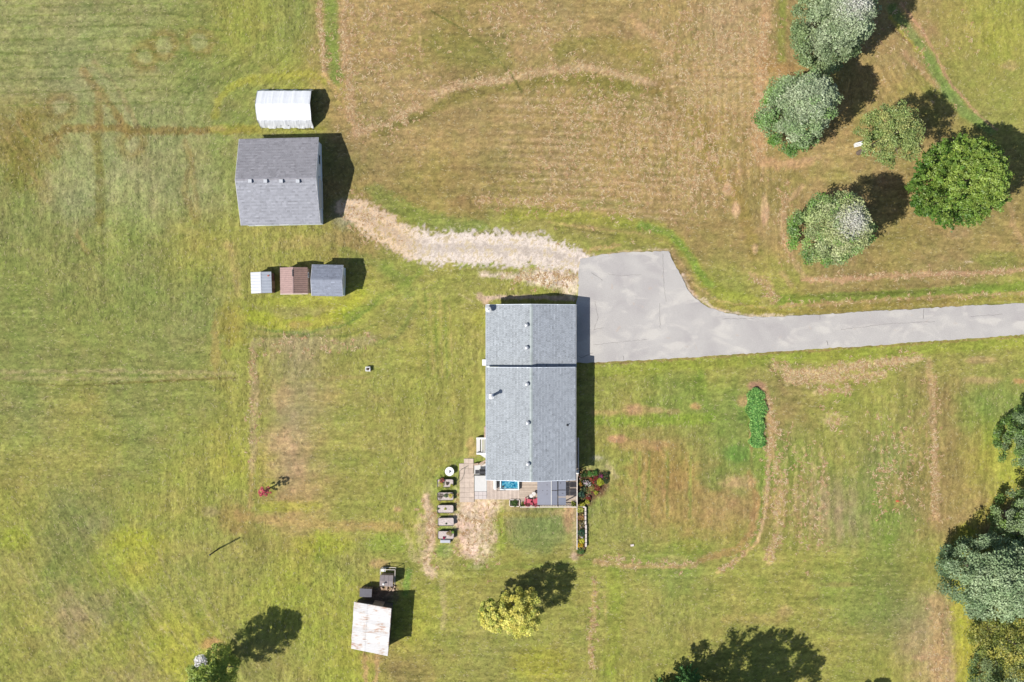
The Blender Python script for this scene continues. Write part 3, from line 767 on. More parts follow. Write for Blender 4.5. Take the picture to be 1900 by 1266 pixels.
o = scatter_quads('grass', m_hay, tx, ty, .27, .07, tc, ang=tang, lift=.05, bend=.7, z0=Z[j_, i_] + .006)
tag(o, 'short mown grass blades growing all over the field and lawn', 'grass', kind='stuff')
# stones on the gravel path
n = 9000
tx = RNG.uniform(630, 1080, n); ty = RNG.uniform(370, 530, n)
i_ = np.searchsorted(PX[0], tx); j_ = np.searchsorted(-PY[:, 0], -ty)
ok = (gm[j_, i_] > .6) | ((tx > 960) & (ty > 500) & (RNG.random(n) > .6)); ok &= ~in_poly(tx, ty, DRIVE)
tx, ty = tx[ok], ty[ok]; i_, j_ = i_[ok], j_[ok]
sp = np.array([alb(228, 216, 202), alb(214, 198, 180), alb(200, 182, 160), alb(234, 224, 212)])
o = scatter_quads('gravel', m_gravel, tx, ty, .08, .06, sp[RNG.integers(0, 4, len(tx))], lift=.012, bend=.2, z0=np.maximum(zg[j_, i_], Z[j_, i_]) + .002)
tag(o, 'loose pale stones lying along the gravel path to the grey barn', 'gravel', kind='stuff')

# ------------------------------------------------------------------ materials for buildings
m_shingle = mat('grey_shingle', None, .92, 0, .03, .5, .01, 60, .15, attr=True, fine=.10)
m_white = mat('white_trim', (.52, .52, .51), .6, var=.05, scale=4)
m_gtrim = mat('grey_trim', (.36, .36, .38), .7, var=.05)
m_siding = mat('pale_siding', (.62, .66, .72), .7, var=.05, scale=2)
m_beige = mat('beige_siding', (.55, .50, .42), .75, var=.05, scale=2)
m_dark = mat('dark_metal', (.03, .03, .033), .5, .2, var=.2, scale=8)
m_black = mat('black_plastic', (.02, .02, .022), .55, var=.2, scale=8)
m_glass = mat('window_glass', (.03, .04, .05), .08, 0, var=.05, spec=.8)
m_wood = mat('weathered_wood', (.26, .19, .14), .85, var=.25, scale=5, bump=.01)
m_galv = mat('galvanised_vent', (.34, .35, .37), .45, .4, var=.12, scale=10)
m_steel = mat('brushed_steel', (.7, .7, .7), .35, .6, var=.1, scale=10)

def shingle_plane(p0, u, v, rowtone, tab=.30, expo=.175, th=.018):
    """p0 eave corner, u along the eave, v up the slope; tabs joined into one mesh"""
    p0 = Vector(p0); u = Vector(u); v = Vector(v); lu = u.length; lv = v.length
    uh = u.normalized(); vh = v.normalized(); nh = uh.cross(vh).normalized()
    if nh.z < 0: nh = -nh
    mb = MB(); n = int(lv / expo) + 1; e = lv / n
    for r in range(n):
        off = (r % 3) * tab / 3 + random.uniform(0, .05)
        xx = -off
        while xx < lu - .01:
            wd = tab * random.choice((.5, .8, 1.0, 1.3))
            a = max(0, xx); b = min(lu, xx + wd - .012); xx += wd
            if b - a < .03: continue
            g_ = random.gauss(0, 1)
            c = tuple(max(.02, q * (1 + .085 * g_ + (.045 if r % 2 else -.045))) for q in rowtone(r / n, (a + b) / 2 / lu))
            lo = p0 + vh * (r * e); hi = p0 + vh * min(lv, (r + 1.25) * e)
            t0 = nh * (th + random.uniform(0, .006)); t1 = nh * .002
            A, B, D, E = lo + uh * a + t0, lo + uh * b + t0, hi + uh * b + t1, hi + uh * a + t1
            mb.poly([A, B, D, E], c)
            mb.poly([lo + uh * a, lo + uh * b, B, A], tuple(q * .8 for q in c))
            mb.poly([E, lo + uh * a + nh * .001, A], c); mb.poly([D, B, lo + uh * b + nh * .001], c)
    return mb

def gable(root, org, x0, x1, y0, y1, ze, zr, axis_, over, wall_m, tone1, tone2, shingled=True, trim=m_white, cap=None):
    """walls, roof deck, shingles, ridge cap and fascia; the rectangle is the roof outline"""
    o_ = over
    t = .10
    mb = MB()
    a0, a1, b0, b1 = x0 + o_, x1 - o_, y0 + o_, y1 - o_
    zt = ze - .12
    mb.poly([(a0, b0, -.1), (a1, b0, -.1), (a1, b0, zt), (a0, b0, zt)]); mb.poly([(a1, b1, -.1), (a0, b1, -.1), (a0, b1, zt), (a1, b1, zt)])
    mb.poly([(a0, b1, -.1), (a0, b0, -.1), (a0, b0, zt), (a0, b1, zt)]); mb.poly([(a1, b0, -.1), (a1, b1, -.1), (a1, b1, zt), (a1, b0, zt)])
    if axis_ == 'y':
        xm = (x0 + x1) / 2; zz = zr - .14
        for yy in (b0, b1): mb.poly([(a0, yy, zt), (a1, yy, zt), (xm, yy, zz)])
    else:
        ym = (y0 + y1) / 2; zz = zr - .14
        for xx in (a0, a1): mb.poly([(xx, b0, zt), (xx, b1, zt), (xx, ym, zz)])
    wl = mb.build('wall', wall_m, root, org)
    # roof deck as a thick folded slab
    rb = MB()
    if axis_ == 'y':
        xm = (x0 + x1) / 2
        prof = [(x0, ze), (xm, zr), (x1, ze)]
        lo = [(x, y0, z) for x, z in prof] + [(x, y0, z - t) for x, z in reversed(prof)]
        hi = [(x, y1, z) for x, z in prof] + [(x, y1, z - t) for x, z in reversed(prof)]
    else:
        ym = (y0 + y1) / 2
        prof = [(y0, ze), (ym, zr), (y1, ze)]
        lo = [(x0, y, z) for y, z in prof] + [(x0, y, z - t) for y, z in reversed(prof)]
        hi = [(x1, y, z) for y, z in prof] + [(x1, y, z - t) for y, z in reversed(prof)]
    for i in range(6):
        j = (i + 1) % 6
        rb.poly([lo[i], lo[j], hi[j], hi[i]])
    for R in (lo, hi):
        rb.poly([R[0], R[1], R[4], R[5]]); rb.poly([R[1], R[2], R[3], R[4]])
    roof = rb.build('roof', trim, root, org)
    if shingled:
        if axis_ == 'y':
            pl = [((x0, y1, ze), (0, y0 - y1, 0), (xm - x0, 0, zr - ze), tone1), ((x1, y0, ze), (0, y1 - y0, 0), (xm - x1, 0, zr - ze), tone2)]
        else:
            pl = [((x0, y0, ze), (x1 - x0, 0, 0), (0, ym - y0, zr - ze), tone1), ((x1, y1, ze), (x0 - x1, 0, 0), (0, ym - y1, zr - ze), tone2)]
        for p0, u, v, tn in pl:
            e = .04
            un = Vector(u).normalized() * e
            mb = shingle_plane(Vector(p0) + un + Vector((0, 0, .004)), Vector(u) - 2 * un, v, tn)
            s_ = mb.build('shingles', m_shingle, roof); s_.location = (-org[0], -org[1], -org[2])
            tag(s_, kind='stuff')
        # ridge cap
        mb = MB(); n = int((y1 - y0 if axis_ == 'y' else x1 - x0) / .25)
        w_ = .16; dz = w_ * (zr - ze) / ((x1 - x0) / 2 if axis_ == 'y' else (y1 - y0) / 2)
        cc = cap or tone1(1, .5)
        for i in range(n):
            q0 = i / n; q1 = (i + 1.1) / n; g_ = 1 + random.gauss(0, .06); c = tuple(q * g_ for q in cc)
            if axis_ == 'y':
                ya = y0 + .04 + (y1 - y0 - .08) * q0; yb = y0 + .04 + (y1 - y0 - .08) * min(1, q1); h0, h1 = zr + .03, zr + .022
                mb.poly([(xm - w_, ya, h0 - dz), (xm, ya, h0), (xm, yb, h1), (xm - w_, yb, h1 - dz)], c); mb.poly([(xm, ya, h0), (xm + w_, ya, h0 - dz), (xm + w_, yb, h1 - dz), (xm, yb, h1)], c)
            else:
                xa = x0 + .04 + (x1 - x0 - .08) * q0; xb = x0 + .04 + (x1 - x0 - .08) * min(1, q1); h0, h1 = zr + .03, zr + .022
                mb.poly([(xa, ym - w_, h0 - dz), (xb, ym - w_, h1 - dz), (xb, ym, h1), (xa, ym, h0)], c); mb.poly([(xa, ym, h0), (xb, ym, h1), (xb, ym + w_, h1 - dz), (xa, ym + w_, h0 - dz)], c)
        rc = mb.build('ridge_cap', m_shingle, roof); rc.location = (-org[0], -org[1], -org[2])
    return wl, roof

def window(root, org, x, y, z, w_, h_, face, parent_wall):
    """face: 'x+','x-','y+','y-' outward direction"""
    f = MB(); gl = MB(); s_ = 1 if face[1] == '+' else -1
    if face[0] == 'x':
        for dy in (-w_ / 2, w_ / 2): f.box(x + s_ * .03, y + dy, z, .07, .07, h_ + .07)
        for dz in (-h_ / 2, h_ / 2): f.box(x + s_ * .03, y, z + dz, .06, w_ - .07, .07)
        gl.box(x + s_ * .012, y, z, .02, w_ - .07, h_ - .07)
    else:
        for dx in (-w_ / 2, w_ / 2): f.box(x + dx, y + s_ * .03, z, .07, .07, h_ + .07)
        for dz in (-h_ / 2, h_ / 2): f.box(x, y + s_ * .03, z + dz, w_ - .07, .06, .07)
        gl.box(x, y + s_ * .012, z, w_ - .07, .02, h_ - .07)
    fr = f.build('window', m_white, root, org)
    p = gl.build('pane', m_glass, fr); p.location = (-org[0], -org[1], -org[2])

# ------------------------------------------------------------------ the bungalow with its garage wing
org = P(985, 720, 0)
house = thing('bungalow', 'long grey shingled bungalow with a lower garage wing beside the asphalt driveway', 'house', org)
t_w = alb(184, 190, 196); t_e = alb(185, 191, 200)
tw = lambda r, q: t_w; te = lambda r, q: t_e
m_found = mat('foundation_block', (.4, .39, .37), .9, var=.1)
HX0, HX1, HY0, HY1 = -2.68, 6.64, -14.59, -2.73
gable(house, org, HX0, HX1, HY0, HY1, 3.28, 4.68, 'y', .45, m_beige, tw, te, trim=m_siding, cap=alb(196, 205, 205))
wl2, roof2 = gable(house, org, -2.70, 6.72, HY1 + .01, 3.86, 2.47, 3.80, 'y', .42, m_beige, tw, te, trim=m_siding, cap=alb(196, 205, 205))
for yy in (-12.6, -9.4, -5.2): window(house, org, HX1 - .45, yy, 1.9, 1.5, 1.1, 'x+', None)
for yy in (-11.2, -7.4, -4.4): window(house, org, HX0 + .45, yy, 1.9, 1.2, 1.0, 'x-', None)
window(house, org, 0.2, HY0 + .45, 1.9, 1.4, 1.1, 'y-', None); window(house, org, 2.0, 3.86 - .42, 1.6, .9, .7, 'y+', None)
d = MB(); d.box(6.72 - .42 + .03, .6, 1.1, .06, 4.8, 2.15)
for i in range(1, 4): d.box(6.72 - .42 + .065, .6, i * .54, .01, 4.7, .02, c=(.5, .5, .5))
d.build('garage_door', m_white, house, org)
MB().box(HX0 + .42, -9.3, 1.55, .06, .95, 2.0).build('door', m_white, house, org)
MB().box(4.2, HY0 + .42, 1.55, 1.8, .06, 2.0).build('patio_door', m_glass, house, org)
# gutters: white lines along the eaves
for xx, ya, yb, zz in ((HX1 + .05, HY0, HY1, 3.2), (HX0 - .05, HY0, HY1, 3.2), (6.77, HY1 + .02, 3.86, 2.39), (-2.75, HY1 + .02, 3.86, 2.39)):
    mb = MB(); mb.box(xx, (ya + yb) / 2, zz - .05, .06, yb - ya, .012)
    for s_ in (-.03, .03): mb.box(xx + s_, (ya + yb) / 2, zz, .012, yb - ya, .10)
    mb.build('gutter', m_white if xx > 0 else m_siding, house, org)
def zroof(x, main=True):
    xm = 1.98
    return (4.68 - abs(x - xm) * (1.40 / 4.66)) if main else (3.80 - abs(x - xm) * (1.33 / 4.7))
def pot_vent(px, py, main):
    z = 4.6 if main else 3.75
    x, y, _ = P(px, py, z); zz = zroof(x, main)
    b = MB(); b.box(x, y, zz + .03, .42, .42, .05); b.cyl((x, y, zz), (x, y, zz + .32), .13, .13, 14)
    v = b.build('roof_vent', m_galv, house, org)
    c = MB(); c.cyl((x, y, zz + .32), (x, y, zz + .40), .22, .17, 16); c.cyl((x, y, zz + .40), (x, y, zz + .44), .17, .05, 16)
    q = c.build('vent_cap', m_galv, v); q.location = (-org[0], -org[1], -org[2])
for a_ in ((978, 713, 1), (979.3, 785, 1), (979.8, 861, 1), (977, 603.5, 0), (977.3, 645.5, 0)): pot_vent(*a_)
x, y, _ = P(911, 737, 5.2); zz = zroof(x)
b = MB(); b.cyl((x, y, zz - .1), (x, y, zz + 1.75), .14, .14, 14); b.box(x, y, zz + .06, .5, .5, .14)
fl = b.build('flue_pipe', m_steel, house, org)
c = MB(); c.cyl((x, y, zz + 1.75), (x, y, zz + 1.82), .22, .22, 14); c.cyl((x, y, zz + 1.82), (x, y, zz + 1.92), .22, .06, 14)
q = c.build('flue_cap', m_white, fl); q.location = (-org[0], -org[1], -org[2])
x, y, _ = P(1052.5, 789, 3.6); zz = zroof(x)
b = MB(); b.cyl((x, y, zz), (x, y, zz + .35), .045, .045, 10); b.cyl((x, y, zz), (x, y, zz + .05), .16, .08, 10); b.build('plumbing_vent', m_black, house, org)
# satellite dish on the north west corner of the garage roof
dx, dy, _ = P(907, 573, 3.1); dz = zroof(dx, False)
dish = thing('satellite_dish', 'white satellite dish on the corner of the garage roof', 'satellite dish', (dx, dy, dz))
b = MB(); n = 20; c0 = Vector((0, 0, .75)); nrm = Vector((-.55, -.45, .7)).normalized(); a = nrm.cross(Vector((0, 0, 1))).normalized(); bb = nrm.cross(a)
rings = []
for r_, dd in ((.02, 0), (.2, .02), (.33, .06), (.42, .10)):
    rings.append([c0 + a * (r_ * math.cos(2 * math.pi * i / n)) + bb * (r_ * .9 * math.sin(2 * math.pi * i / n)) + nrm * dd for i in range(n)])
for A, B in zip(rings[:-1], rings[1:]):
    for i in range(n): b.poly([A[i], A[(i + 1) % n], B[(i + 1) % n], B[i]])
b.build('reflector', m_galv, dish)
b = MB(); b.cyl((0, 0, 0), (0, 0, .7), .03, .03, 8); b.cyl((-.35, .1, 0), (0, 0, .45), .02, .02, 6); b.cyl((.3, .2, .05), (0, 0, .45), .02, .02, 6); b.build('mast', m_white, dish)
b = MB(); b.cyl(c0 - bb * .38, c0 + nrm * .5, .015, .015, 6); b.box(*(c0 + nrm * .52), .09, .09, .12); b.build('feed_arm', m_white, dish)
# meter box beside the wall
ux, uy, _ = P(899.5, 673, 1.2)
b = MB(); b.box(ux, uy, .5, .5, .6, 1.0); b.box(ux, uy, 1.03, .56, .66, .05); tag(b.build('utility_box', m_white, org=(ux, uy, 0), place=True), 'white utility box against the west wall where the garage wing meets the house', 'utility box')
b = MB(); ux, uy, _ = P(900.6, 802, .5); b.box(ux, uy, .3, .28, 1.2, .6); tag(b.build('window_well', m_wood, org=(ux, uy, 0), place=True), 'dark brown timber box along the west wall north of the white steps', 'timber box')

# ------------------------------------------------------------------ deck, hot tub, pergola and things on the deck
m_board = mat('pale_deck_board', None, .85, 0, .12, 3, .004, 40, .15, attr=True, fine=.08)
m_pink = mat('pale_paving', None, .9, 0, .12, 4, .004, 30, .15, attr=True, fine=.08)
DZ = .45
dorg = P(985, 915, 0)
deck = thing('deck', 'pale board deck wrapping the south end of the bungalow', 'deck', dorg)
def wx(px, z=DZ): return (px - 950) * (CAM_H - z) / FPX
def wy(py, z=DZ): return (633 - py) * (CAM_H - z) / FPX
pitch = .145
yy = wy(939)
while yy < wy(884):
    for xa, xb in ((wx(963), wx(1016)), (wx(1016) + .006, wx(1071.5))):
        g_ = random.uniform(.84, 1.1); cA = alb(236, 216, 198)
        MB().box((xa + xb) / 2, yy + .065, DZ - .015, xb - xa, pitch - .03, .03, c=tuple(v * g_ for v in cA)).build('deck_board', m_board, deck, dorg)
    yy += pitch
xx = wx(903.5)
while xx < wx(962):
    g_ = random.uniform(.9, 1.1); cA = alb(242, 222, 208)
    MB().box(xx + .065, (wy(927) + wy(884)) / 2, DZ - .015, pitch - .026, wy(884) - wy(927), .03, c=tuple(v * g_ for v in cA)).build('deck_board', m_board, deck, dorg)
    xx += pitch
yy = wy(884)
while yy < wy(812):
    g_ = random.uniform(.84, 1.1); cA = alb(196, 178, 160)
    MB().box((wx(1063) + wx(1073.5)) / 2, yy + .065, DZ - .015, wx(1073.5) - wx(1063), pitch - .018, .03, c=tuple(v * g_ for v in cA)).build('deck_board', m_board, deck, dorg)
    yy += pitch
mb = MB(); mb.box((wx(963) + wx(1071)) / 2, (wy(939) + wy(884)) / 2, .19, wx(1071) - wx(964), wy(884) - wy(938.5), .40)
mb.box((wx(904) + wx(961)) / 2, (wy(926.5) + wy(884)) / 2, .19, wx(961) - wx(904), wy(884) - wy(926.5), .40)
mb.build('deck_frame', m_wood, deck, dorg)
# faded stain on the western boards, a flat mark
# railing
def rail(name, label, pts, h=.95, z0=DZ, bal=.28, postw=.10):
    r = thing(name, label, 'railing', (pts[0][0], pts[0][1], z0)); o3 = (pts[0][0], pts[0][1], z0)
    for a, b in zip(pts[:-1], pts[1:]):
        a = Vector((a[0], a[1], 0)); b = Vector((b[0], b[1], 0)); L_ = (b - a).length; dn = (b - a).normalized()
        for zz, tt in ((h, .045), (.12, .04)):
            MB().bar(a + dn * (postw / 2) + Vector((0, 0, z0 + zz)), b - dn * (postw / 2) + Vector((0, 0, z0 + zz)), .085 if zz > .5 else .05, tt).build('rail', m_rail, r, o3)
        k = int(L_ / bal); mb = MB()
        for i in range(1, k): 
            q = a + dn * (L_ * i / k); MB.box(mb, q.x, q.y, z0 + (h + .12) / 2, .035, .035, h - .17)
        if k > 1: tag(mb.build('balusters', m_rail, r, o3), kind='stuff')
    for p in pts: MB().box(p[0], p[1], z0 + h / 2 + .03, postw, postw, h + .12).build('post', m_rail, r, o3)
    return r
m_rail = mat('cream_rail', (.46, .41, .37), .7, var=.08, scale=5)
e1 = wx(1070.8, 1.4)
rail('deck_railing', 'cream railing along the south edge of the deck', [(wx(966, 1.4), wy(941, 1.4)), (wx(1000, 1.4), wy(941, 1.4)), (wx(1035, 1.4), wy(941, 1.4)), (e1 - .12, wy(941, 1.4))])
rail('deck_railing', 'cream railing along the east edge of the deck beside the flower bed', [(e1, wy(941, 1.4)), (e1, wy(912, 1.4)), (e1, wy(880, 1.4))])
rail('deck_railing', 'shaded grey railing of the narrow walkway under the east eave', [(wx(1073.5, 1.4), wy(873, 1.4)), (wx(1073.5, 1.4), wy(842, 1.4)), (wx(1073.5, 1.4), wy(814, 1.4))])
# planter frame with plants on the south edge
m_leaf = mat('garden_leaf', None, .6, 0, .10, 8, attr=True, spec=.25, trans=.25)
def leaf_mesh(name, mtl, parent, org_, centers, cols, size, aspect=.6, up=.5):
    """one small pointed leaf face per centre"""
    n = len(centers); c = np.asarray(centers, float) - np.array(org_)
    nr = RNG.normal(0, 1, (n, 3)); nr[:, 2] = np.abs(nr[:, 2]) + up; nr /= np.linalg.norm(nr, axis=1, keepdims=True)
    t = RNG.normal(0, 1, (n, 3)); t -= nr * (t * nr).sum(1, keepdims=True); t /= np.linalg.norm(t, axis=1, keepdims=True)
    b = np.cross(nr, t); s_ = (size * RNG.uniform(.6, 1.35, n))[:, None]
    V = np.stack([c - t * s_ * .5, c + b * s_ * aspect * .5, c + t * s_ * .5, c - b * s_ * aspect * .5], 1)
    me = bpy.data.meshes.new(name)
    me.vertices.add(n * 4); me.vertices.foreach_set('co', V.astype(np.float32).ravel())
    F = np.arange(n * 4, dtype=np.int32)
    me.loops.add(n * 4); me.loops.foreach_set('vertex_index', F)
    me.polygons.add(n); me.polygons.foreach_set('loop_start', np.arange(0, n * 4, 4, dtype=np.int32)); me.polygons.foreach_set('loop_total', np.full(n, 4, dtype=np.int32))
    me.update(calc_edges=True)
    at = me.color_attributes.new('tint', 'FLOAT_COLOR', 'POINT'); ca = np.ones((n, 4, 4), np.float32); ca[..., :3] = np.asarray(cols)[:, None, :]
    at.data.foreach_set('color', ca.ravel())
    return link_mesh(name, me, mtl, parent)
def plant(name, label, cat, px, py, r, h, leafc, bloom=None, z0=0.0, nleaf=260, nbloom=60, size=.10, group=None):
    x, y, _ = P(px, py, z0 + h * .6); o3 = (x, y, z0)
    root = thing(name, label, cat, o3, group=group)
    def pts(n, lo):
        a = RNG.uniform(0, 2 * math.pi, n); t = RNG.random(n); rr = r * np.sqrt(RNG.random(n)) * (1 + .2 * np.sin(a * 3 + px))
        zz = z0 + h * (lo + (1 - lo) * t) * np.sqrt(np.clip(1 - (rr / r / 1.25) ** 2, .05, 1))
        return np.stack([x + np.cos(a) * rr, y + np.sin(a) * rr, zz], -1)
    L_ = np.array([alb(*q) for q in leafc]); k = RNG.integers(0, len(L_), nleaf)
    leaf_mesh('foliage', m_leaf, root, o3, pts(nleaf, .15), L_[k] * RNG.uniform(.7, 1.3, (nleaf, 1)) * 1.5, size)
    mb = MB()
    for i in range(4):
        a = random.uniform(0, 6.28); mb.cyl((x, y, z0 - .05), (x + math.cos(a) * r * .5, y + math.sin(a) * r * .5, z0 + h * .7), .012, .006, 5)
    mb.build('stem', m_wood, root, o3)
    if bloom:
        B = np.array([alb(*q) for q in bloom]); k = RNG.integers(0, len(B), nbloom)
        leaf_mesh('blooms', m_leaf, root, o3, pts(nbloom, .75) + np.array([0, 0, .04]), B[k] * RNG.uniform(.85, 1.15, (nbloom, 1)) * 1.35, size * 1.1, .9, 1.2)['kind'] = 'stuff'
    return root
GL = [(70, 100, 50), (100, 130, 60), (52, 82, 44)]; YL = [(190, 190, 70), (150, 160, 60), (206, 196, 84)]
pl0 = P(955, 933.5, 0)
pb = thing('planter_box', 'cream framed planter box at the south edge of the deck full of green plants', 'planter', (pl0[0], pl0[1], 0))
wx0, wx1, wy0, wy1 = wx(945.5, .6), wx(964, .6), wy(940, .6), wy(927.6, .6)
for (a, b) in (((wx0, wy0), (wx1, wy0)), ((wx1, wy0), (wx1, wy1)), ((wx1, wy1), (wx0, wy1)), ((wx0, wy1), (wx0, wy0))):
    va = Vector((a[0], a[1], .3)); vb = Vector((b[0], b[1], .3)); dn = (vb - va).normalized() * .05
    MB().bar(va + dn, vb - dn, .07, .62).build('side_board', m_rail, pb, (pl0[0], pl0[1], 0))
m_soil = mat('garden_soil', (.10, .075, .06), .95, var=.3, scale=12, bump=.03, bscale=20)
m_drysoil = mat('dry_grey_soil', (.34, .29, .27), .95, var=.18, scale=9, bump=.03, bscale=18, fine=.2)
MB().box(pl0[0], pl0[1], .25, wx1 - wx0 - .08, wy1 - wy0 - .08, .45).build('soil', m_soil, pb, (pl0[0], pl0[1], 0))
plant('green_bush', 'leafy green plant filling the cream planter box', 'plant', 954, 934, .38, .4, GL, z0=.47, nleaf=420)
plant('green_bush', 'yellow green plant behind the bend of the deck railing beside the red chairs', 'plant', 970, 937, .26, .35, YL + GL, z0=.47, nleaf=200)
# hot tub
hx0, hx1, hy0, hy1 = wx(927.5, .95), wx(963, .95), wy(909.5, .95), wy(876, .95)
hc = ((hx0 + hx1) / 2, (hy0 + hy1) / 2, DZ)
tub = thing('hot_tub', 'open hot tub with bright blue swirling water half under the roof edge', 'hot tub', hc)
m_shell = mat('tub_shell', (.45, .52, .56), .3, var=.04)
def water_mat():
    m = bpy.data.materials.new('tub_water'); m.use_nodes = True; N = m.node_tree.nodes; L = m.node_tree.links; b = N['Principled BSDF']
    b.inputs['Roughness'].default_value = .12
    geo = N.new('ShaderNodeNewGeometry'); no = N.new('ShaderNodeTexNoise'); no.inputs['Scale'].default_value = 2.0; no.inputs['Detail'].default_value = 5; no.inputs['Distortion'].default_value = 2.4
    L.new(geo.outputs['Position'], no.inputs['Vector'])
    r = N.new('ShaderNodeValToRGB'); e = r.color_ramp.elements
    for p_, c_ in ((.36, (12, 98, 150)), (.48, (52, 158, 196)), (.60, (140, 214, 230)), (.7, (215, 240, 245))):
        q = e.new(p_); q.color = (*alb(*c_), 1)
    e.remove(e[0]); e.remove(e[len(e) - 1]); L.new(no.outputs[0], r.inputs[0]); L.new(r.outputs[0], b.inputs['Base Color'])
    return m
b = MB(); tw_ = .13; ztop = DZ + .5
for cx, cy, sx, sy in ((hx0 + tw_ / 2, hc[1], tw_, hy1 - hy0), (hx1 - tw_ / 2, hc[1], tw_, hy1 - hy0), (hc[0], hy0 + tw_ / 2, hx1 - hx0 - 2 * tw_, tw_), (hc[0], hy1 - tw_ / 2, hx1 - hx0 - 2 * tw_, tw_)):
    b.box(cx, cy, DZ + .25, sx, sy, .5)
b.build('tub_wall', m_shell, tub, hc)
MB().box(hc[0], hc[1], DZ + .19, hx1 - hx0 - 2 * tw_ + .002, hy1 - hy0 - 2 * tw_ + .002, .36).build('water', water_mat(), tub, hc)
b = MB(); b.cyl((hx0 + .35, hy0 + .35, DZ + .37), (hx0 + .35, hy0 + .35, DZ + .43), .13, .11, 14); b.build('filter_lid', m_dark, tub, hc)
cv = thing('tub_cover', 'white folded hot tub cover leaning on the west side of the blue tub', 'cover', (hx0 - .3, hc[1], DZ))
for i, (xo, tl) in enumerate(((-.40, .10), (-.22, .05))):
    MB().hull([(xo, -.9, 0), (xo + .09, -.9, 0), (xo + .09, .85, 0), (xo, .85, 0)], [(xo + tl, -.9, .85), (xo + .09 + tl, -.9, .85), (xo + .09 + tl, .85, .85), (xo + tl, .85, .85)]).build('cover_half', m_white, cv)
b = MB(); b.cyl((-.02, -.95, .1), (.02, -.95, 1.0), .025, .025, 8); b.cyl((.02, -.95, 1.0), (.9, -1.0, .62), .02, .02, 8); b.build('lift_arm', m_dark, cv)
# pergola roof of grey panels
PZ = 2.45
pc = P(1023, 915, 0)
perg = thing('pergola', 'flat roofed pergola of grey panels on posts standing on the deck', 'pergola', (pc[0], pc[1], DZ)); po = (pc[0], pc[1], DZ)
m_panel = mat('grey_roof_panel', alb(160, 163, 178), .6, 0, .05, 2, fine=.05); m_panel2 = mat('blue_grey_roof_panel', alb(142, 147, 164), .6, 0, .06, 2, fine=.05)
def pnl(xa, xb, ya, yb, m_, z=PZ):
    x0_, x1_ = wx(xa, z), wx(xb, z); y0_, y1_ = wy(yb, z), wy(ya, z)
    MB().box((x0_ + x1_) / 2, (y0_ + y1_) / 2, z, x1_ - x0_, y1_ - y0_, .03).build('roof_panel', m_, perg, po)
pnl(997, 1022.4, 888, 937, m_panel, PZ + .02)
pnl(1023.6, 1034, 888, 909.6, m_panel2); pnl(1023.6, 1034, 911, 937, m_panel2)
pnl(1036.2, 1050, 888, 908.8, m_panel2); pnl(1036.2, 1050, 910.2, 921.8, m_panel2); pnl(1036.2, 1050, 923.2, 937, m_panel2)
for px_ in (1023, ):
    MB().box(wx(px_, PZ), (wy(937, PZ) + wy(888, PZ)) / 2, PZ + .03, .05, wy(888, PZ) - wy(937, PZ), .06).build('glazing_bar', m_white, perg, po)
MB().box(wx(1035.1, PZ), (wy(937, PZ) + wy(888, PZ)) / 2, PZ - .06, .10, wy(888, PZ) - wy(937, PZ), .07).build('gap_shade_strip', m_black, perg, po)  # black strip painted in for the shade seen through the panel gap
for px_, py_ in ((998.5, 936), (1049, 936), (998.5, 893), (1049, 893)):
    MB().box(wx(px_, PZ), wy(py_, PZ), (DZ + PZ) / 2 - .03, .09, .09, PZ - DZ - .08).build('post', m_wood, perg, po)
for py_ in (936, 914): MB().box((wx(997, PZ) + wx(1050, PZ)) / 2, wy(py_, PZ), PZ - .09, wx(1050, PZ) - wx(997, PZ), .06, .10).build('beam', m_wood, perg, po)
for i in range(6):
    x_, y_, _ = P((1015, 1015, 1015, 1007, 1040, 1044)[i], (900, 910.5, 917, 910.5, 896.5, 916)[i], PZ + .05)
    MB().cyl((x_, y_, PZ + .015), (x_, y_, PZ + .06), .045, .04, 8).build('fixing_cap', m_dark, perg, po)
# red garden chairs
m_red = mat('red_chair_paint', alb(226, 96, 118), .5, var=.06, scale=6)
def chair(px, py, rz, label):
    x, y, _ = P(px, py, .9); t = thing('garden_chair', label, 'chair', (x, y, DZ), rz, 'red garden chairs')
    for i in range(5): MB().hull([(-.25 + i * .105, -.22, .36), (-.16 + i * .105, -.22, .36), (-.16 + i * .105, .26, .42), (-.25 + i * .105, .26, .42)], [(-.25 + i * .105, -.22, .385), (-.16 + i * .105, -.22, .385), (-.16 + i * .105, .26, .445), (-.25 + i * .105, .26, .445)]).build('seat_slat', m_red, t)
    for i in range(5):
        hh = .95 + .07 * (2 - abs(i - 2)); MB().hull([(-.26 + i * .107, -.24, .34), (-.17 + i * .107, -.24, .34), (-.17 + i * .107, -.21, .34), (-.26 + i * .107, -.21, .34)], [(-.26 + i * .107, -.50, hh), (-.17 + i * .107, -.50, hh), (-.17 + i * .107, -.47, hh), (-.26 + i * .107, -.47, hh)]).build('back_slat', m_red, t)
    for s_ in (-1, 1):
        MB().box(s_ * .33, -.02, .58, .12, .66, .03).build('armrest', m_red, t)
        MB().bar((s_ * .33, .28, 0), (s_ * .33, .26, .565), .05, .08).build('leg', m_red, t); MB().bar((s_ * .33, -.42, 0), (s_ * .33, -.30, .565), .05, .08).build('leg', m_red, t)
    return t
chair(980, 930.5, math.radians(-12), 'red slatted garden chair nearer the planter box, left one of the two')
chair(992, 931, math.radians(18), 'red slatted garden chair right beside the pergola panels')
def side_table(px, py, r, label):
    x, y, _ = P(px, py, .95); t = thing('side_table', label, 'table', (x, y, DZ), group='small round deck tables')
    MB().cyl((0, 0, .47), (0, 0, .5), r, r, 24).build('table_top', m_tt, t)
    for i in range(3): a = i * 2.09; MB().cyl((math.cos(a) * r * .8, math.sin(a) * r * .8, 0), (math.cos(a) * r * .3, math.sin(a) * r * .3, .47), .015, .015, 6).build('leg', m_dark, t)
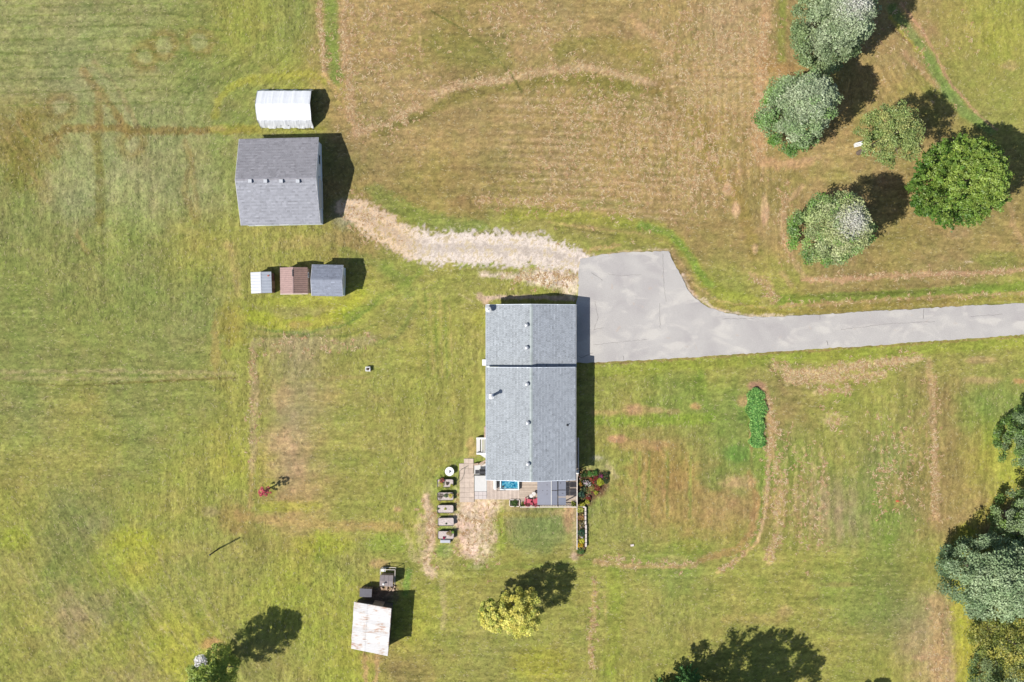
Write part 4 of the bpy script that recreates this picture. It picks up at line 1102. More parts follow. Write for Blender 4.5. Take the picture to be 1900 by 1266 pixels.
m_tt = mat('stone_grey_top', (.42, .40, .38), .7, var=.15, scale=9)
side_table(990.5, 916.5, .21, 'small round grey table closest to the pergola'); side_table(985.5, 920.5, .20, 'small round grey table just behind the red chairs')
# corner plant and post lamps
plant('green_bush', 'yellow leaved plant in the south east corner inside the deck railing', 'plant', 1064, 936, .28, .6, YL + GL, z0=DZ, nleaf=260)
lx, ly, _ = P(1071, 876, 1.6); lamp = thing('post_lamp', 'white box lamp on the east railing post near the flower bed', 'lamp', (lx, ly, DZ))
MB().box(0, 0, .55, .16, .16, 1.1).build('post', m_white, lamp); MB().box(0, 0, 1.2, .26, .30, .18).build('lamp_shade', m_white, lamp); MB().hull([(-.16, -.18, 1.29), (.16, -.18, 1.29), (.16, .18, 1.29), (-.16, .18, 1.29)], [(-.05, -.05, 1.38), (.05, -.05, 1.38), (.05, .05, 1.38), (-.05, .05, 1.38)]).build('cap', m_white, lamp)

# ------------------------------------------------------------------ west side: landing, steps, paving, grill
l0 = P(891, 905, 0); land = thing('landing', 'smooth white landing slab bordered by square tiles west of the deck', 'landing', (l0[0], l0[1], 0)); lo_ = (l0[0], l0[1], 0)
m_conc = mat('bright_concrete', alb(240, 238, 236), .8, var=.04, scale=3, fine=.03); m_tile = mat('pale_tile', alb(232, 220, 216), .8, var=.05, scale=3)
MB().box((wx(880.5) + wx(903)) / 2, (wy(912) + wy(883)) / 2, .2, wx(903) - wx(880.5), wy(883) - wy(912), .46).build('slab', m_conc, land, lo_)
nn = 3
for i in range(nn):
    for j in range(2):
        xa = wx(880.5) + (wx(903) - wx(880.5)) * i / nn; xb = wx(880.5) + (wx(903) - wx(880.5)) * (i + 1) / nn; ya = wy(927) + (wy(912.4) - wy(927)) * j / 2; yb = wy(927) + (wy(912.4) - wy(927)) * (j + 1) / 2
        MB().box((xa + xb) / 2, (ya + yb) / 2, .2, xb - xa - .015, yb - ya - .015, .45 + random.uniform(-.005, .005)).build('tile', m_tile, land, lo_)
# paving path
p0 = P(865, 895, 0); pav = thing('paved_path', 'pinkish slab path running along the west side of the landing', 'path', (p0[0], p0[1], 0)); pav['kind'] = 'structure'; del pav['category']; del pav['label']
rows = 9
for r in range(rows):
    ya = 932 - r * 9.0
    for q in range(3):
        if r == rows - 1 and q == 0: continue
        xa = 853 + q * 8.9 - (r > 5) * 1.0; g_ = random.uniform(.88, 1.06); cA = alb(232, 212, 196); jz = random.uniform(-.01, .01)
        x0_, y0_, _ = P(xa, ya, 0); x1_, y1_, _ = P(xa + 8.7, ya - 8.7, 0)
        MB().box((x0_ + x1_) / 2, (y0_ + y1_) / 2, .0 + jz, x1_ - x0_, y1_ - y0_, .08, random.uniform(-.015, .015), c=tuple(v * g_ for v in cA)).build('paving_slab', m_pink, pav, (p0[0], p0[1], 0))
# steps
s0 = P(893, 827, 0); stp = thing('steps', 'white entrance steps with dark open risers on the west wall', 'steps', (s0[0], s0[1], 0)); so = (s0[0], s0[1], 0)
for xa, xb, z_ in ((884, 890.8, .16), (892.4, 895.4, .32), (897, 899.2, .48), (900.4, 905, .62)):
    MB().box((wx(xa, z_) + wx(xb, z_)) / 2, (wy(840.5, z_) + wy(815.5, z_)) / 2, z_, wx(xb, z_) - wx(xa, z_), wy(815.5, z_) - wy(840.5, z_), .05).build('tread', m_conc, stp, so)
for py_ in (813.6, 841.8): MB().box((wx(884) + wx(904)) / 2, wy(py_), .3, wx(904) - wx(884), .18, .62).build('side_wall', m_white, stp, so)
MB().hull([(wx(884.5), wy(843.6), 0), (wx(889), wy(843.6), 0), (wx(903), wy(852.5), 0), (wx(903), wy(843.6), 0)][::-1], [(wx(884.5), wy(843.6), .2), (wx(889), wy(843.6), .2), (wx(903), wy(852.5), .2), (wx(903), wy(843.6), .2)][::-1]).build('corner_slab', m_conc, stp, so)
# grill corner: dark mat, barbecue, black rail, timber
b0 = P(890, 873, 0); MBx = MB(); MBx.hull([(wx(880, .1), wy(880.5, .1), 0), (wx(903, .1), wy(880.5, .1), 0), (wx(903, .1), wy(860, .1), 0), (wx(880, .1), wy(860, .1), 0)], [(wx(880, .1), wy(880.5, .1), .12), (wx(903, .1), wy(880.5, .1), .12), (wx(903, .1), wy(860, .1), .12), (wx(880, .1), wy(860, .1), .12)])
tag(MBx.build('concrete_pad', m_conc, org=(b0[0], b0[1], 0), place=True), 'white concrete pad under the black grill between steps and landing', 'pad')
bq = P(896, 875, .6); gril = thing('barbecue', 'black barbecue grill with side shelf against the west wall', 'grill', (bq[0], bq[1], .12))
MB().box(0, 0, .75, .75, .5, .2).build('firebox', m_dark, gril)
lb = MB(); n = 8
pr = [(-.25 * math.cos(math.pi * i / n), .22 * math.sin(math.pi * i / n)) for i in range(n + 1)]
lb.hull([(-.37, y_, .86 + z_) for y_, z_ in pr], [(.37, y_, .86 + z_) for y_, z_ in pr]); lb.build('lid', m_dark, gril)
MB().box(-.6, 0, .82, .42, .42, .03).build('side_shelf', m_dark, gril)
for sx_ in (-.32, .32):
    for sy_ in (-.2, .2): MB().box(sx_, sy_, .32, .04, .04, .65).build('leg', m_dark, gril)
br = thing('metal_rail', 'thin black metal handrail in front of the grill and landing', 'railing', (wx(881), wy(882), .12)); bo = (wx(881), wy(882), .12)
for a, b in (((881, 882), (903, 879.5)), ((881, 882), (877, 885))):
    A = Vector((wx(a[0], 1), wy(a[1], 1), .95)); B = Vector((wx(b[0], 1), wy(b[1], 1), .95 if b[0] > 900 else .7)); MB().cyl(A, B, .025, .025, 6).build('rail', m_black, br, bo)
for p_ in ((881, 882), (892, 880.7), (902, 879.6)): MB().cyl((wx(p_[0], 1), wy(p_[1], 1), .1), (wx(p_[0], 1), wy(p_[1], 1), .95), .02, .02, 6).build('post', m_black, br, bo)
tb = P(883.5, 861.5, .2); MB_ = MB(); MB_.box(tb[0], tb[1], .2, .5, .22, .4, .1); tag(MB_.build('wood_crate', m_wood, org=(tb[0], tb[1], 0), place=True), 'small dark brown crate at the north west corner of the grill pad', 'crate')
tb = P(897, 857.5, .3); MB_ = MB()
MB_.bar((tb[0] - .45, tb[1] - .25, .25), (tb[0] + .35, tb[1] + .2, .35), .2, .06); MB_.bar((tb[0] - .3, tb[1] - .4, .2), (tb[0] + .4, tb[1] - .02, .45), .1, .06); tag(MB_.build('timber_planks', m_wood, org=(tb[0], tb[1], 0), place=True), 'brown timber planks leaning by the wall between the steps and the grill', 'planks')

# ------------------------------------------------------------------ fire table, hose, raised tubs
fx, fy, _ = P(834, 875, .5); ft = thing('round_table', 'round white table with a dark ornament in the grass north of the garden tubs', 'table', (fx, fy, 0))
MB().cyl((0, 0, .5), (0, 0, .56), .48, .48, 32).build('table_top', m_white, ft); MB().cyl((0, 0, 0), (0, 0, .5), .16, .12, 16).build('pedestal', m_white, ft)
b = MB(); b.box(.06, .03, .60, .10, .22, .07, .8); b.box(0, -.1, .59, .06, .2, .05, -.5); b.build('ornament', m_dark, ft)
m_hose = mat('dark_hose', (.03, .04, .03), .5, var=.1)
hp = [(844, 899), (847, 893), (850, 887), (852, 880), (853, 874), (858, 870), (869, 864)]
b = MB(); b.path([(P(*q)[0], P(*q)[1], .06) for q in hp], .022, 6); b.path([(P(*q)[0], P(*q)[1], .065) for q in ((844, 900), (849, 896), (857, 890), (861, 880), (863, 868))], .018, 6)
tag(b.build('garden_hose', m_hose, org=P(844, 899), place=True), 'dark garden hose looping from the first garden tub onto the slab path', 'hose')
def tub_mesh():
    n = 6; pts = []; hw, hd, r = .88, .44, .16
    for cx, cy, a0 in ((hw - r, hd - r, 0), (-hw + r, hd - r, 90), (-hw + r, -hd + r, 180), (hw - r, -hd + r, 270)):
        for i in range(n + 1):
            a = math.radians(a0 + 90 * i / n); pts.append((cx + r * math.cos(a), cy + r * math.sin(a)))
    return pts
ring = tub_mesh()
def mk_tub(label, loc):
    t = thing('garden_tub', label, 'planter', loc, group='black garden tubs in a column')
    b = MB(); lo = [(x * .93, y * .93, -.03) for x, y in ring]; hi = [(x, y, .46) for x, y in ring]; inn = [(x * .955, y * .92, .46) for x, y in ring]; ind_ = [(x * .955, y * .92, .38) for x, y in ring]
    N_ = len(ring)
    for A, B in ((lo, hi), (hi, inn), (inn, ind_)):
        for i in range(N_): b.poly([A[i], A[(i + 1) % N_], B[(i + 1) % N_], B[i]])
    b.poly(list(reversed(lo))); b.build('tub', m_black, t)
    s_ = MB(); ctr = (0, 0, .42); II = [(x * .955, y * .92, .40) for x, y in ring]
    for i in range(N_): s_.poly([II[i], II[(i + 1) % N_], (ctr[0], ctr[1], .425)])
    s_.build('soil', m_drysoil, t)
    return t
TY = [896.8, 921.2, 944.6, 968.3, 993]
TL = ['black garden tub nearest the round white table with red and yellow flowers', 'black garden tub second from the round table with a green shrub in its middle', 'black garden tub of bare pale soil in the middle of the column',
      'black garden tub of bare soil with lush grass along its south side', 'black garden tub beside the grey storage box with ochre plants at one end']
x_, y_, _ = P(826.2, TY[0], .4); tub0 = mk_tub(TL[0], (x_, y_, 0))
for i in range(1, 5):
    x_, y_, _ = P(826.5 + (i > 2) * .8, TY[i], .4); dup(tub0, (x_, y_, 0), random.uniform(-.02, .02), TL[i])
tp = [('red_flowers', 'red flowers at the back of the northmost garden tub', 820, 892, .3, .28, GL, [(214, 84, 92), (222, 120, 120)]), ('yellow_flowers', 'yellow flowers at the front of the northmost garden tub', 818, 900, .34, .26, YL, [(228, 218, 70), (214, 206, 60)]),
      ('small_plant', 'dark small plant on the bare side of the northmost garden tub', 830, 897.5, .18, .2, [(96, 84, 70)], None), ('yellow_plant', 'yellow trailing plant over the south east corner of the northmost garden tub', 838, 902, .18, .2, YL, None),
      ('small_shrub', 'green shrub in the middle of the second garden tub', 827, 920, .22, .35, GL, None), ('yellow_plant', 'yellow plant at the east end of the second garden tub', 836, 920, .26, .3, YL, [(226, 210, 80)]), ('small_plant', 'grey herb at the west end of the second garden tub', 817, 921, .3, .18, [(140, 124, 110), (90, 84, 60)], None),
      ('seedling', 'seedling at the west end of the middle garden tub', 813, 944.5, .1, .15, GL, None), ('seedling', 'seedling in the centre of the middle garden tub', 826, 944.5, .12, .16, YL, None), ('seedling', 'single seedling in the fourth garden tub', 828, 972, .08, .14, GL, None),
      ('ochre_plant', 'ochre plants at the east end of the southmost garden tub', 834, 990, .3, .3, [(190, 150, 80), (150, 120, 60), (120, 120, 60)], None), ('green_plant', 'bright green plant in the east corner of the southmost garden tub', 840, 988, .14, .34, [(150, 190, 80)], None), ('red_flowers', 'small magenta flower clump on the south rim of the southmost garden tub', 824, 998, .13, .18, [(120, 70, 80)], [(190, 60, 100)])]
for nm, lb_, px, py, r, h, lc, bl in tp: plant(nm, lb_, 'plant', px, py, r, h, lc, bl, z0=.41, nleaf=int(700 * r), nbloom=36, size=.08)
bx_ = P(826.5, 1004.6, .3); t = thing('storage_box', 'grey lidded storage box on the grass south of the last garden tub', 'box', (bx_[0], bx_[1], 0))
m_gbox = mat('grey_plastic', (.30, .31, .34), .5, var=.08); MB().box(0, 0, .14, 1.04, .30, .32).build('body', m_black, t)
l_ = MB(); l_.hull([(-.55, -.18, .30), (.55, -.18, .30), (.55, .18, .30), (-.55, .18, .30)], [(-.48, -.12, .37), (.48, -.12, .37), (.48, .12, .37), (-.48, .12, .37)]); l_.build('lid', m_gbox, t)

# ------------------------------------------------------------------ flower beds east of the deck
ed = P(1071, 985, 0); ed1 = thing('bed_edging', 'long cream timber edging on the west side of the narrow flower bed', 'edging', (ed[0], ed[1], 0))
yy = 943
while yy < 1020:
    a = P(1070.6, yy, .1); c_ = P(1070.6, min(yy + 19, 1020), .1); MB().box(a[0], (a[1] + c_[1]) / 2, .06, .09, abs(a[1] - c_[1]) - .02, .24).build('edging_board', m_rail, ed1, (ed[0], ed[1], 0)); yy += 19.3
ed = P(1087, 985, 0); ed2 = thing('bed_edging', 'row of pale stone blocks on the east side of the narrow flower bed', 'edging', (ed[0], ed[1], 0))
m_block = mat('pale_block', (.42, .37, .34), .85, var=.15, scale=6); yy = 940.5
for i in range(9):
    a = P(1086.8 + (.4 if i > 3 else -.6), yy + 4, .2); MB().box(a[0], a[1], .13, .17, .42, .36, random.uniform(-.04, .04)).build('edging_block', m_block, ed2, (ed[0], ed[1], 0)); yy += 8.3
a = P(1081, 940.8, .2); MB().box(a[0], a[1], .12, .55, .16, .34).build('edging_block', m_block, ed2, (ed[0], ed[1], 0))
RD = [(150, 60, 60), (120, 50, 52)]
BP = [('green_bush', 'dark green shrub at the north tip of the flower bed', 1084, 881, .32, .5, GL, None), ('green_bush', 'bright green rounded plant on the north edge of the flower bed', 1095, 880, .3, .45, [(110, 160, 70), (80, 120, 60)], None),
      ('green_bush', 'broad leaved green plant on the north side of the bed, right of the bright one', 1104, 878.5, .34, .5, [(100, 150, 66), (60, 90, 50)], None), ('purple_flowers', 'purple flowers at the north east edge of the flower bed', 1115, 883, .28, .4, [(90, 60, 60), (70, 80, 50)], [(150, 60, 110)]),
      ('green_bush', 'dark low shrub at the east tip of the flower bed', 1125, 880.5, .32, .4, [(80, 96, 56), (56, 70, 44)], None), ('green_bush', 'second dark low shrub below the east tip of the flower bed', 1123, 891, .4, .4, [(60, 76, 46), (84, 96, 58)], None),
      ('red_flowers', 'bright red flowers in the heart of the flower bed', 1099, 891, .32, .5, RD + GL, [(206, 60, 70), (190, 50, 60)]), ('red_flowers', 'dark crimson plant right of the bright red flowers', 1106, 886.5, .26, .45, RD, None),
      ('white_flowers', 'white and pink flowers in the west half of the flower bed', 1087, 896, .34, .5, GL, [(240, 226, 236), (236, 200, 216)]), ('white_flowers', 'smaller white flower clump below the red flowers', 1093, 899, .24, .45, GL, [(244, 232, 236)]),
      ('yellow_bush', 'yellow green bush in the east half of the flower bed', 1114, 895, .42, .5, [(196, 200, 60), (160, 170, 56)], None), ('orange_flowers', 'orange flowers beside the deck railing', 1077.5, 898, .24, .5, GL, [(222, 160, 50), (214, 140, 40)]),
      ('russet_plant', 'russet plant on the south east edge of the flower bed', 1108, 906, .34, .4, RD + [(170, 110, 70)], None), ('ornamental_grass', 'straw coloured grass clump in the middle of the flower bed', 1097, 906, .34, .4, [(196, 170, 110), (160, 150, 80)], None),
      ('russet_plant', 'small russet plant at the south end of the flower bed by the deck', 1092, 925, .26, .35, RD + [(150, 90, 60)], None), ('yellow_bush', 'small yellow clump on the south east edge of the flower bed', 1106, 914, .24, .35, YL, None),
      ('blue_spruce_shrub', 'blue green shrub close to the deck railing', 1079, 918, .36, .7, [(90, 126, 104), (70, 104, 84)], None), ('green_bush', 'grey green plant north of the blue green shrub', 1083, 908, .34, .5, [(120, 130, 86), (70, 90, 60)], None),
      ('yellow_bush', 'long yellow leaved clump where the flower bed meets the narrow bed', 1090, 931, .26, .4, YL, None), ('yellow_bush', 'yellow leaved clump just outside the deck corner post', 1081, 936, .30, .45, YL, None),
      ('striped_hosta', 'yellow and green striped plant at the top of the narrow bed', 1077, 946, .36, .5, YL + GL, [(226, 224, 120)]), ('pink_flowers', 'faded pink and orange flowers high in the narrow bed', 1078, 960, .36, .3, [(150, 120, 84), (110, 110, 60)], [(220, 140, 110), (206, 150, 80)]),
      ('ornamental_grass', 'dry stemmed plant in the middle of the narrow bed', 1080, 973, .34, .3, [(180, 160, 120), (90, 80, 60)], None), ('blue_green_shrub', 'dark blue green shrub in the lower half of the narrow bed', 1079, 989, .40, .6, [(70, 110, 84), (50, 84, 62)], None),
      ('white_flowers', 'single white flower clump between the dark shrub and the yellow flowers', 1080, 997, .14, .4, GL, [(246, 240, 250)]), ('yellow_flowers', 'lemon yellow flowers low in the narrow bed', 1080, 1004, .3, .4, YL, [(232, 226, 70)]),
      ('orange_flowers', 'golden orange flowers below the lemon yellow ones', 1077, 1012, .3, .35, YL, [(236, 178, 30), (226, 160, 30)]), ('green_bush', 'green bush at the south end of the narrow bed', 1078, 1023, .38, .45, [(80, 116, 60), (104, 136, 70)], None)]
for nm, lb_, px, py, r, h, lc, bl in BP: plant(nm, lb_, 'plant', px, py, r, h, lc, bl, nleaf=int(2600 * r), nbloom=int(170 * r), size=.085)

n = 2200; bpx = np.concatenate([RNG.uniform(1075, 1127, 1500), RNG.uniform(1073, 1085, 700)]); bpy_ = np.concatenate([RNG.uniform(874, 928, 1500), RNG.uniform(940, 1026, 700)])
ok = (bpx < 1128 - (bpy_ - 885).clip(0) * .95) | (bpy_ > 939); bpx, bpy_ = bpx[ok], bpy_[ok]
fc = np.array([alb(84, 100, 54), alb(110, 128, 64), alb(150, 140, 80), alb(196, 96, 90), alb(226, 196, 120), alb(120, 80, 60), alb(228, 214, 216)])
o = leaf_mesh('ground_cover', m_leaf, None, (0, 0, 0), np.stack([(bpx - 950) / S, (633 - bpy_) / S, RNG.uniform(0, .4, len(bpx))], -1), fc[RNG.choice(7, len(bpx), p=[.3, .25, .12, .09, .09, .1, .05])] * 1.3, .12)
tag(o, 'mixed low ground cover growing between the plants of the flower beds', 'ground cover', kind='stuff')

# ------------------------------------------------------------------ grey barn
def quad_house(pts_px, ze):
    return [P(x, y, ze) for x, y in pts_px]
def rect_from(pts):
    """mean rectangle of four corners NW, NE, SE, SW: centre, half sizes, angle"""
    v = [Vector(p[:2]) for p in pts]
    c = sum(v, Vector((0, 0))) / 4
    ux = ((v[1] - v[0]) + (v[2] - v[3])) / 2; uy = ((v[0] - v[3]) + (v[1] - v[2])) / 2
    return c, ux.length / 2, uy.length / 2, math.atan2(ux.y, ux.x)
ze, zr = 2.85, 4.85
c, hw, hd, ang = rect_from(quad_house([(441.8, 258.5), (588.7, 255), (597.2, 415.5), (448, 418.3)], ze))
barn = thing('grey_barn', 'large grey shingled barn with four roof vents at the end of the gravel path', 'barn', (c.x, c.y, 0), ang)
b_n = alb(172, 170, 177); b_s = alb(182, 183, 192)  # north slope darker: shade of the side away from the sun, in the colour
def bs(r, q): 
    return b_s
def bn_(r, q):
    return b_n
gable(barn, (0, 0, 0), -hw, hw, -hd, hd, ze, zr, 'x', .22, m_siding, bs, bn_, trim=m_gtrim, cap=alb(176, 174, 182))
for px in (465, 493.5, 522.6, 553.4):
    q = P(px, 337, 4.7); lx_ = (q[0] - c.x) * math.cos(ang) + (q[1] - c.y) * math.sin(ang); ly_ = -(q[0] - c.x) * math.sin(ang) + (q[1] - c.y) * math.cos(ang)
    zz = zr - abs(ly_) * (zr - ze) / hd
    v = MB().box(lx_, ly_, zz + .12, .34, .34, .3).build('roof_vent', m_galv, barn)
    MB().box(lx_, ly_, zz + .29, .36, .36, .05).build('vent_cap', m_galv, v)
d = MB(); d.box(hw - .19, -1.2, 1.2, .06, 3.0, 2.3); d.build('barn_door', m_white, barn)
for yy_ in (-2.9, .45):
    pp = MB(); pp.box(hw - .10, yy_, 2.15, .16, .18, .34); pp.build('wall_lamp', m_white, barn)
window(barn, (0, 0, 0), hw - .22, 2.4, 1.6, 1.0, .9, 'x+', None); window(barn, (0, 0, 0), 0, -hd + .22, 1.5, 1.2, .9, 'y-', None); window(barn, (0, 0, 0), -2.6, -hd + .22, 1.5, 1.2, .9, 'y-', None)

# ------------------------------------------------------------------ white shelter tent
x0_, _, _ = P(484, 200); x1_, _, _ = P(583, 200); yc = P(0, 202.5)[1]
tent = thing('shelter_tent', 'white fabric storage tent standing just north of the grey barn', 'tent', ((x0_ + x1_) / 2, yc, 0))
L_ = (x1_ - x0_) / 2
m_tent = mat('white_tarp', (.52, .53, .55), .55, var=.03, scale=2.5, bump=.02, bscale=2.2)
prof = [(-2.08, 0), (-1.92, .55), (-1.75, 1.15), (-1.57, 1.72), (-.78, 2.14), (0, 2.52), (.78, 2.14), (1.57, 1.72), (1.75, 1.15), (1.92, .55), (2.08, 0)]
nx = 40; V = []; 
b = MB(); grid = []
for i in range(nx + 1):
    t = -1 + 2 * i / nx; row = []
    rib = .015 * abs(math.sin(t * math.pi * 2.5)); 
    for j, (y_, z_) in enumerate(prof):
        s_ = 1 - rib * (1 if 0 < j < 10 else 0)
        edge = (.05 * math.sin(i * .55) + .03 * math.sin(i * 1.7)) * (j in (0, 10)) + random.uniform(-.015, .015)
        endx = 1 - (.03 if j in (0, 10) else 0) + (.0 if t > 0 else .0)
        row.append((t * L_ * endx + (random.uniform(-.03, .03) if i in (0, nx) else 0), y_ * s_ + edge, max(0, z_ * (1 - rib * .6)) ))
    grid.append(row)
for i in range(nx):
    for j in range(len(prof) - 1): b.poly([grid[i][j], grid[i + 1][j], grid[i + 1][j + 1], grid[i][j + 1]])
b.build('cover', m_tent, tent)
b = MB(); b.poly([grid[0][j] for j in range(len(prof))]); b.build('rear_wall', m_tent, tent)
# east front: a rolled door flap left over a dark opening
b = MB(); G_ = grid[nx]; xE = L_ - .12
b.poly([(xE, y_, z_) for y_, z_ in prof[3:8]]); b.build('front_wall', m_tent, tent)
b = MB(); 
for i in (0, nx):
    for a_, c_ in zip(grid[i][:-1], grid[i][1:]): b.cyl(a_, c_, .03, .03, 6)
b.build('end_hoop', m_galv, tent)
b = MB()
for i in range(7): 
    xq = L_ - .15 - i * .28; b.cyl((xq, -2.12, 0), (xq, -2.28, .12), .03, .03, 5)
tag(b.build('tie_pegs', m_dark, tent), kind='stuff')
b = MB(); b.box(-.6, -1.93, .55, .05, .03, .14); b.box(.2, -1.93, .62, .05, .03, .14); b.build('eyelet_tab', m_dark, tent)

# ------------------------------------------------------------------ three little sheds in a row
def corr(root, name, x0, x1, y0, y1, zf, ribs_axis, pitch_, mtl, th=.02, rib=.022, col=None):
    """ribbed metal sheet, zf(x, y) gives the height"""
    b = MB(); t = Vector((0, 0, th))
    if ribs_axis == 'x':       # ribs run along x
        n = max(1, round((y1 - y0) / pitch_)); e = (y1 - y0) / n
        for i in range(n):
            a = y0 + i * e; ys_ = (a, a + e * .35, a + e * .5, a + e * .85, a + e); zs = (0, 0, rib, rib, 0)
            for k in range(4):
                g_ = (col or (lambda *_: (1.001, 1, 1)))((x0 + x1) / 2, a)
                b.poly([(x0, ys_[k], zf(x0, ys_[k]) + zs[k]), (x1, ys_[k], zf(x1, ys_[k]) + zs[k]), (x1, ys_[k + 1], zf(x1, ys_[k + 1]) + zs[k + 1]), (x0, ys_[k + 1], zf(x0, ys_[k + 1]) + zs[k + 1])], g_)
    else:
        n = max(1, round((x1 - x0) / pitch_)); e = (x1 - x0) / n
        for i in range(n):
            a = x0 + i * e; xs_ = (a, a + e * .35, a + e * .5, a + e * .85, a + e); zs = (0, 0, rib, rib, 0)
            for k in range(4):
                b.poly([(xs_[k], y0, zf(xs_[k], y0) + zs[k]), (xs_[k + 1], y0, zf(xs_[k + 1], y0) + zs[k + 1]), (xs_[k + 1], y1, zf(xs_[k + 1], y1) + zs[k + 1]), (xs_[k], y1, zf(xs_[k], y1) + zs[k])])
    return b.build(name, mtl, root)
def walls(root, x0, x1, y0, y1, zf, m_, zb=-.1):
    b = MB(); R = [(x0, y0), (x1, y0), (x1, y1), (x0, y1)]; xm = (x0 + x1) / 2
    b.poly([(x0, y0, zb), (x1, y0, zb), (x1, y0, zf(x1, y0)), (xm, y0, zf(xm, y0)), (x0, y0, zf(x0, y0))]); b.poly([(x1, y1, zb), (x0, y1, zb), (x0, y1, zf(x0, y1)), (xm, y1, zf(xm, y1)), (x1, y1, zf(x1, y1))])
    b.poly([(x1, y0, zb), (x1, y1, zb), (x1, y1, zf(x1, y1)), (x1, y0, zf(x1, y0))]); b.poly([(x0, y1, zb), (x0, y0, zb), (x0, y0, zf(x0, y0)), (x0, y1, zf(x0, y1))])
    return b.build('wall', m_, root)
m_tin = mat('pale_tin_roof', alb(226, 229, 236), .5, .1, .05, 2); m_tin_shade = mat('shaded_tin_roof', alb(204, 210, 222), .5, .1, .07, 2)
m_brick = mat('dark_red_boards', (.16, .09, .08), .85, var=.25, scale=5); m_rusty = mat('faded_red_tin', alb(196, 164, 158), .75, .1, .14, 3, fine=.12)
c, hw, hd, ang = rect_from(quad_house([(464.4, 505.8), (502.7, 504), (505, 543.7), (466.7, 544.6)], 1.9))
sa = thing('tin_shed', 'small shed with a white tin roof, westernmost of the three in a row', 'shed', (c.x, c.y, 0), ang)
fz = lambda x, y: 1.9 + .25 * (1 - min(1, abs(x) / hw))
walls(sa, -hw + .12, hw - .10, -hd + .08, hd - .08, lambda x, y: fz(x, y) - .03, m_brick)
corr(sa, 'roof_panel', -hw, -.01, -hd, hd, fz, 'x', .30, m_tin); corr(sa, 'roof_panel', .01, hw, -hd, hd, fz, 'x', .30, m_tin_shade)  # east slope takes a darker copy of the tin, slope shade painted in
MB().box(0, 0, 2.17, .12, 2 * hd, .03).build('ridge_cap', m_tin, sa); MB().box(hw * .72, hd * .62, fz(hw * .72, 0) + .05, .16, .16, .07, .4).build('rust_patch', mat('rust', (.3, .08, .05), .9, var=.3), sa)
MB().box(hw - .07, -.2, .85, .05, .8, 1.6).build('door', m_wood, sa)
c, hw2, hd2, ang = rect_from(quad_house([(518.7, 496.7), (570, 495.9), (572, 545), (521, 545.5)], 2.0))
sb = thing('tin_shed', 'shed with a faded red brown tin roof between the white roofed and grey roofed sheds', 'shed', (c.x, c.y, 0), ang)
fz2 = lambda x, y: 2.0 + .5 * (1 - min(1, abs(x + .02) / hw2))
walls(sb, -hw2 + .12, hw2 - .10, -hd2 + .10, hd2 - .10, lambda x, y: fz2(x, y) - .03, m_wood)
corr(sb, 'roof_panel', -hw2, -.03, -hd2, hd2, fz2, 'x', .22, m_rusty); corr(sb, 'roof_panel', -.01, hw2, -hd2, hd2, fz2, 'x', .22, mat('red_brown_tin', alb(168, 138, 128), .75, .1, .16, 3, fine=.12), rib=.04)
MB().box(-.02, 0, 2.53, .14, 2 * hd2, .03).build('ridge_cap', m_rusty, sb); MB().box(0, -hd2 - .03, 2.02, 2 * hw2, .06, .10).build('fascia', mat('pale_board', (.55, .46, .42), .8), sb)
window(sb, (0, 0, 0), hw2 - .10, .6, 1.3, .5, .6, 'x+', None); MB().box(-.02, hd2 * .55, 2.56, .10, .7, .05).build('ridge_gap', m_dark, sb)
c, hw3, hd3, ang = rect_from(quad_house([(578.9, 490.8), (635, 492.2), (638, 550), (577.5, 549)], 2.55))
sc_ = thing('shingled_shed', 'shed with a grey shingle roof, easternmost of the three in a row', 'shed', (c.x, c.y, 0), ang)
cg = alb(168, 174, 190); cg_shade = alb(152, 158, 174)  # second tone is the same shingle with the north slope's shade painted in
gable(sc_, (0, 0, 0), -hw3, hw3, -hd3, hd3, 2.55, 3.2, 'x', .16, m_siding, lambda r, q: cg, lambda r, q: cg_shade, trim=m_gtrim)
MB().box(hw3 - .13, 0, 1.05, .05, 1.3, 1.9).build('door', m_white, sc_)

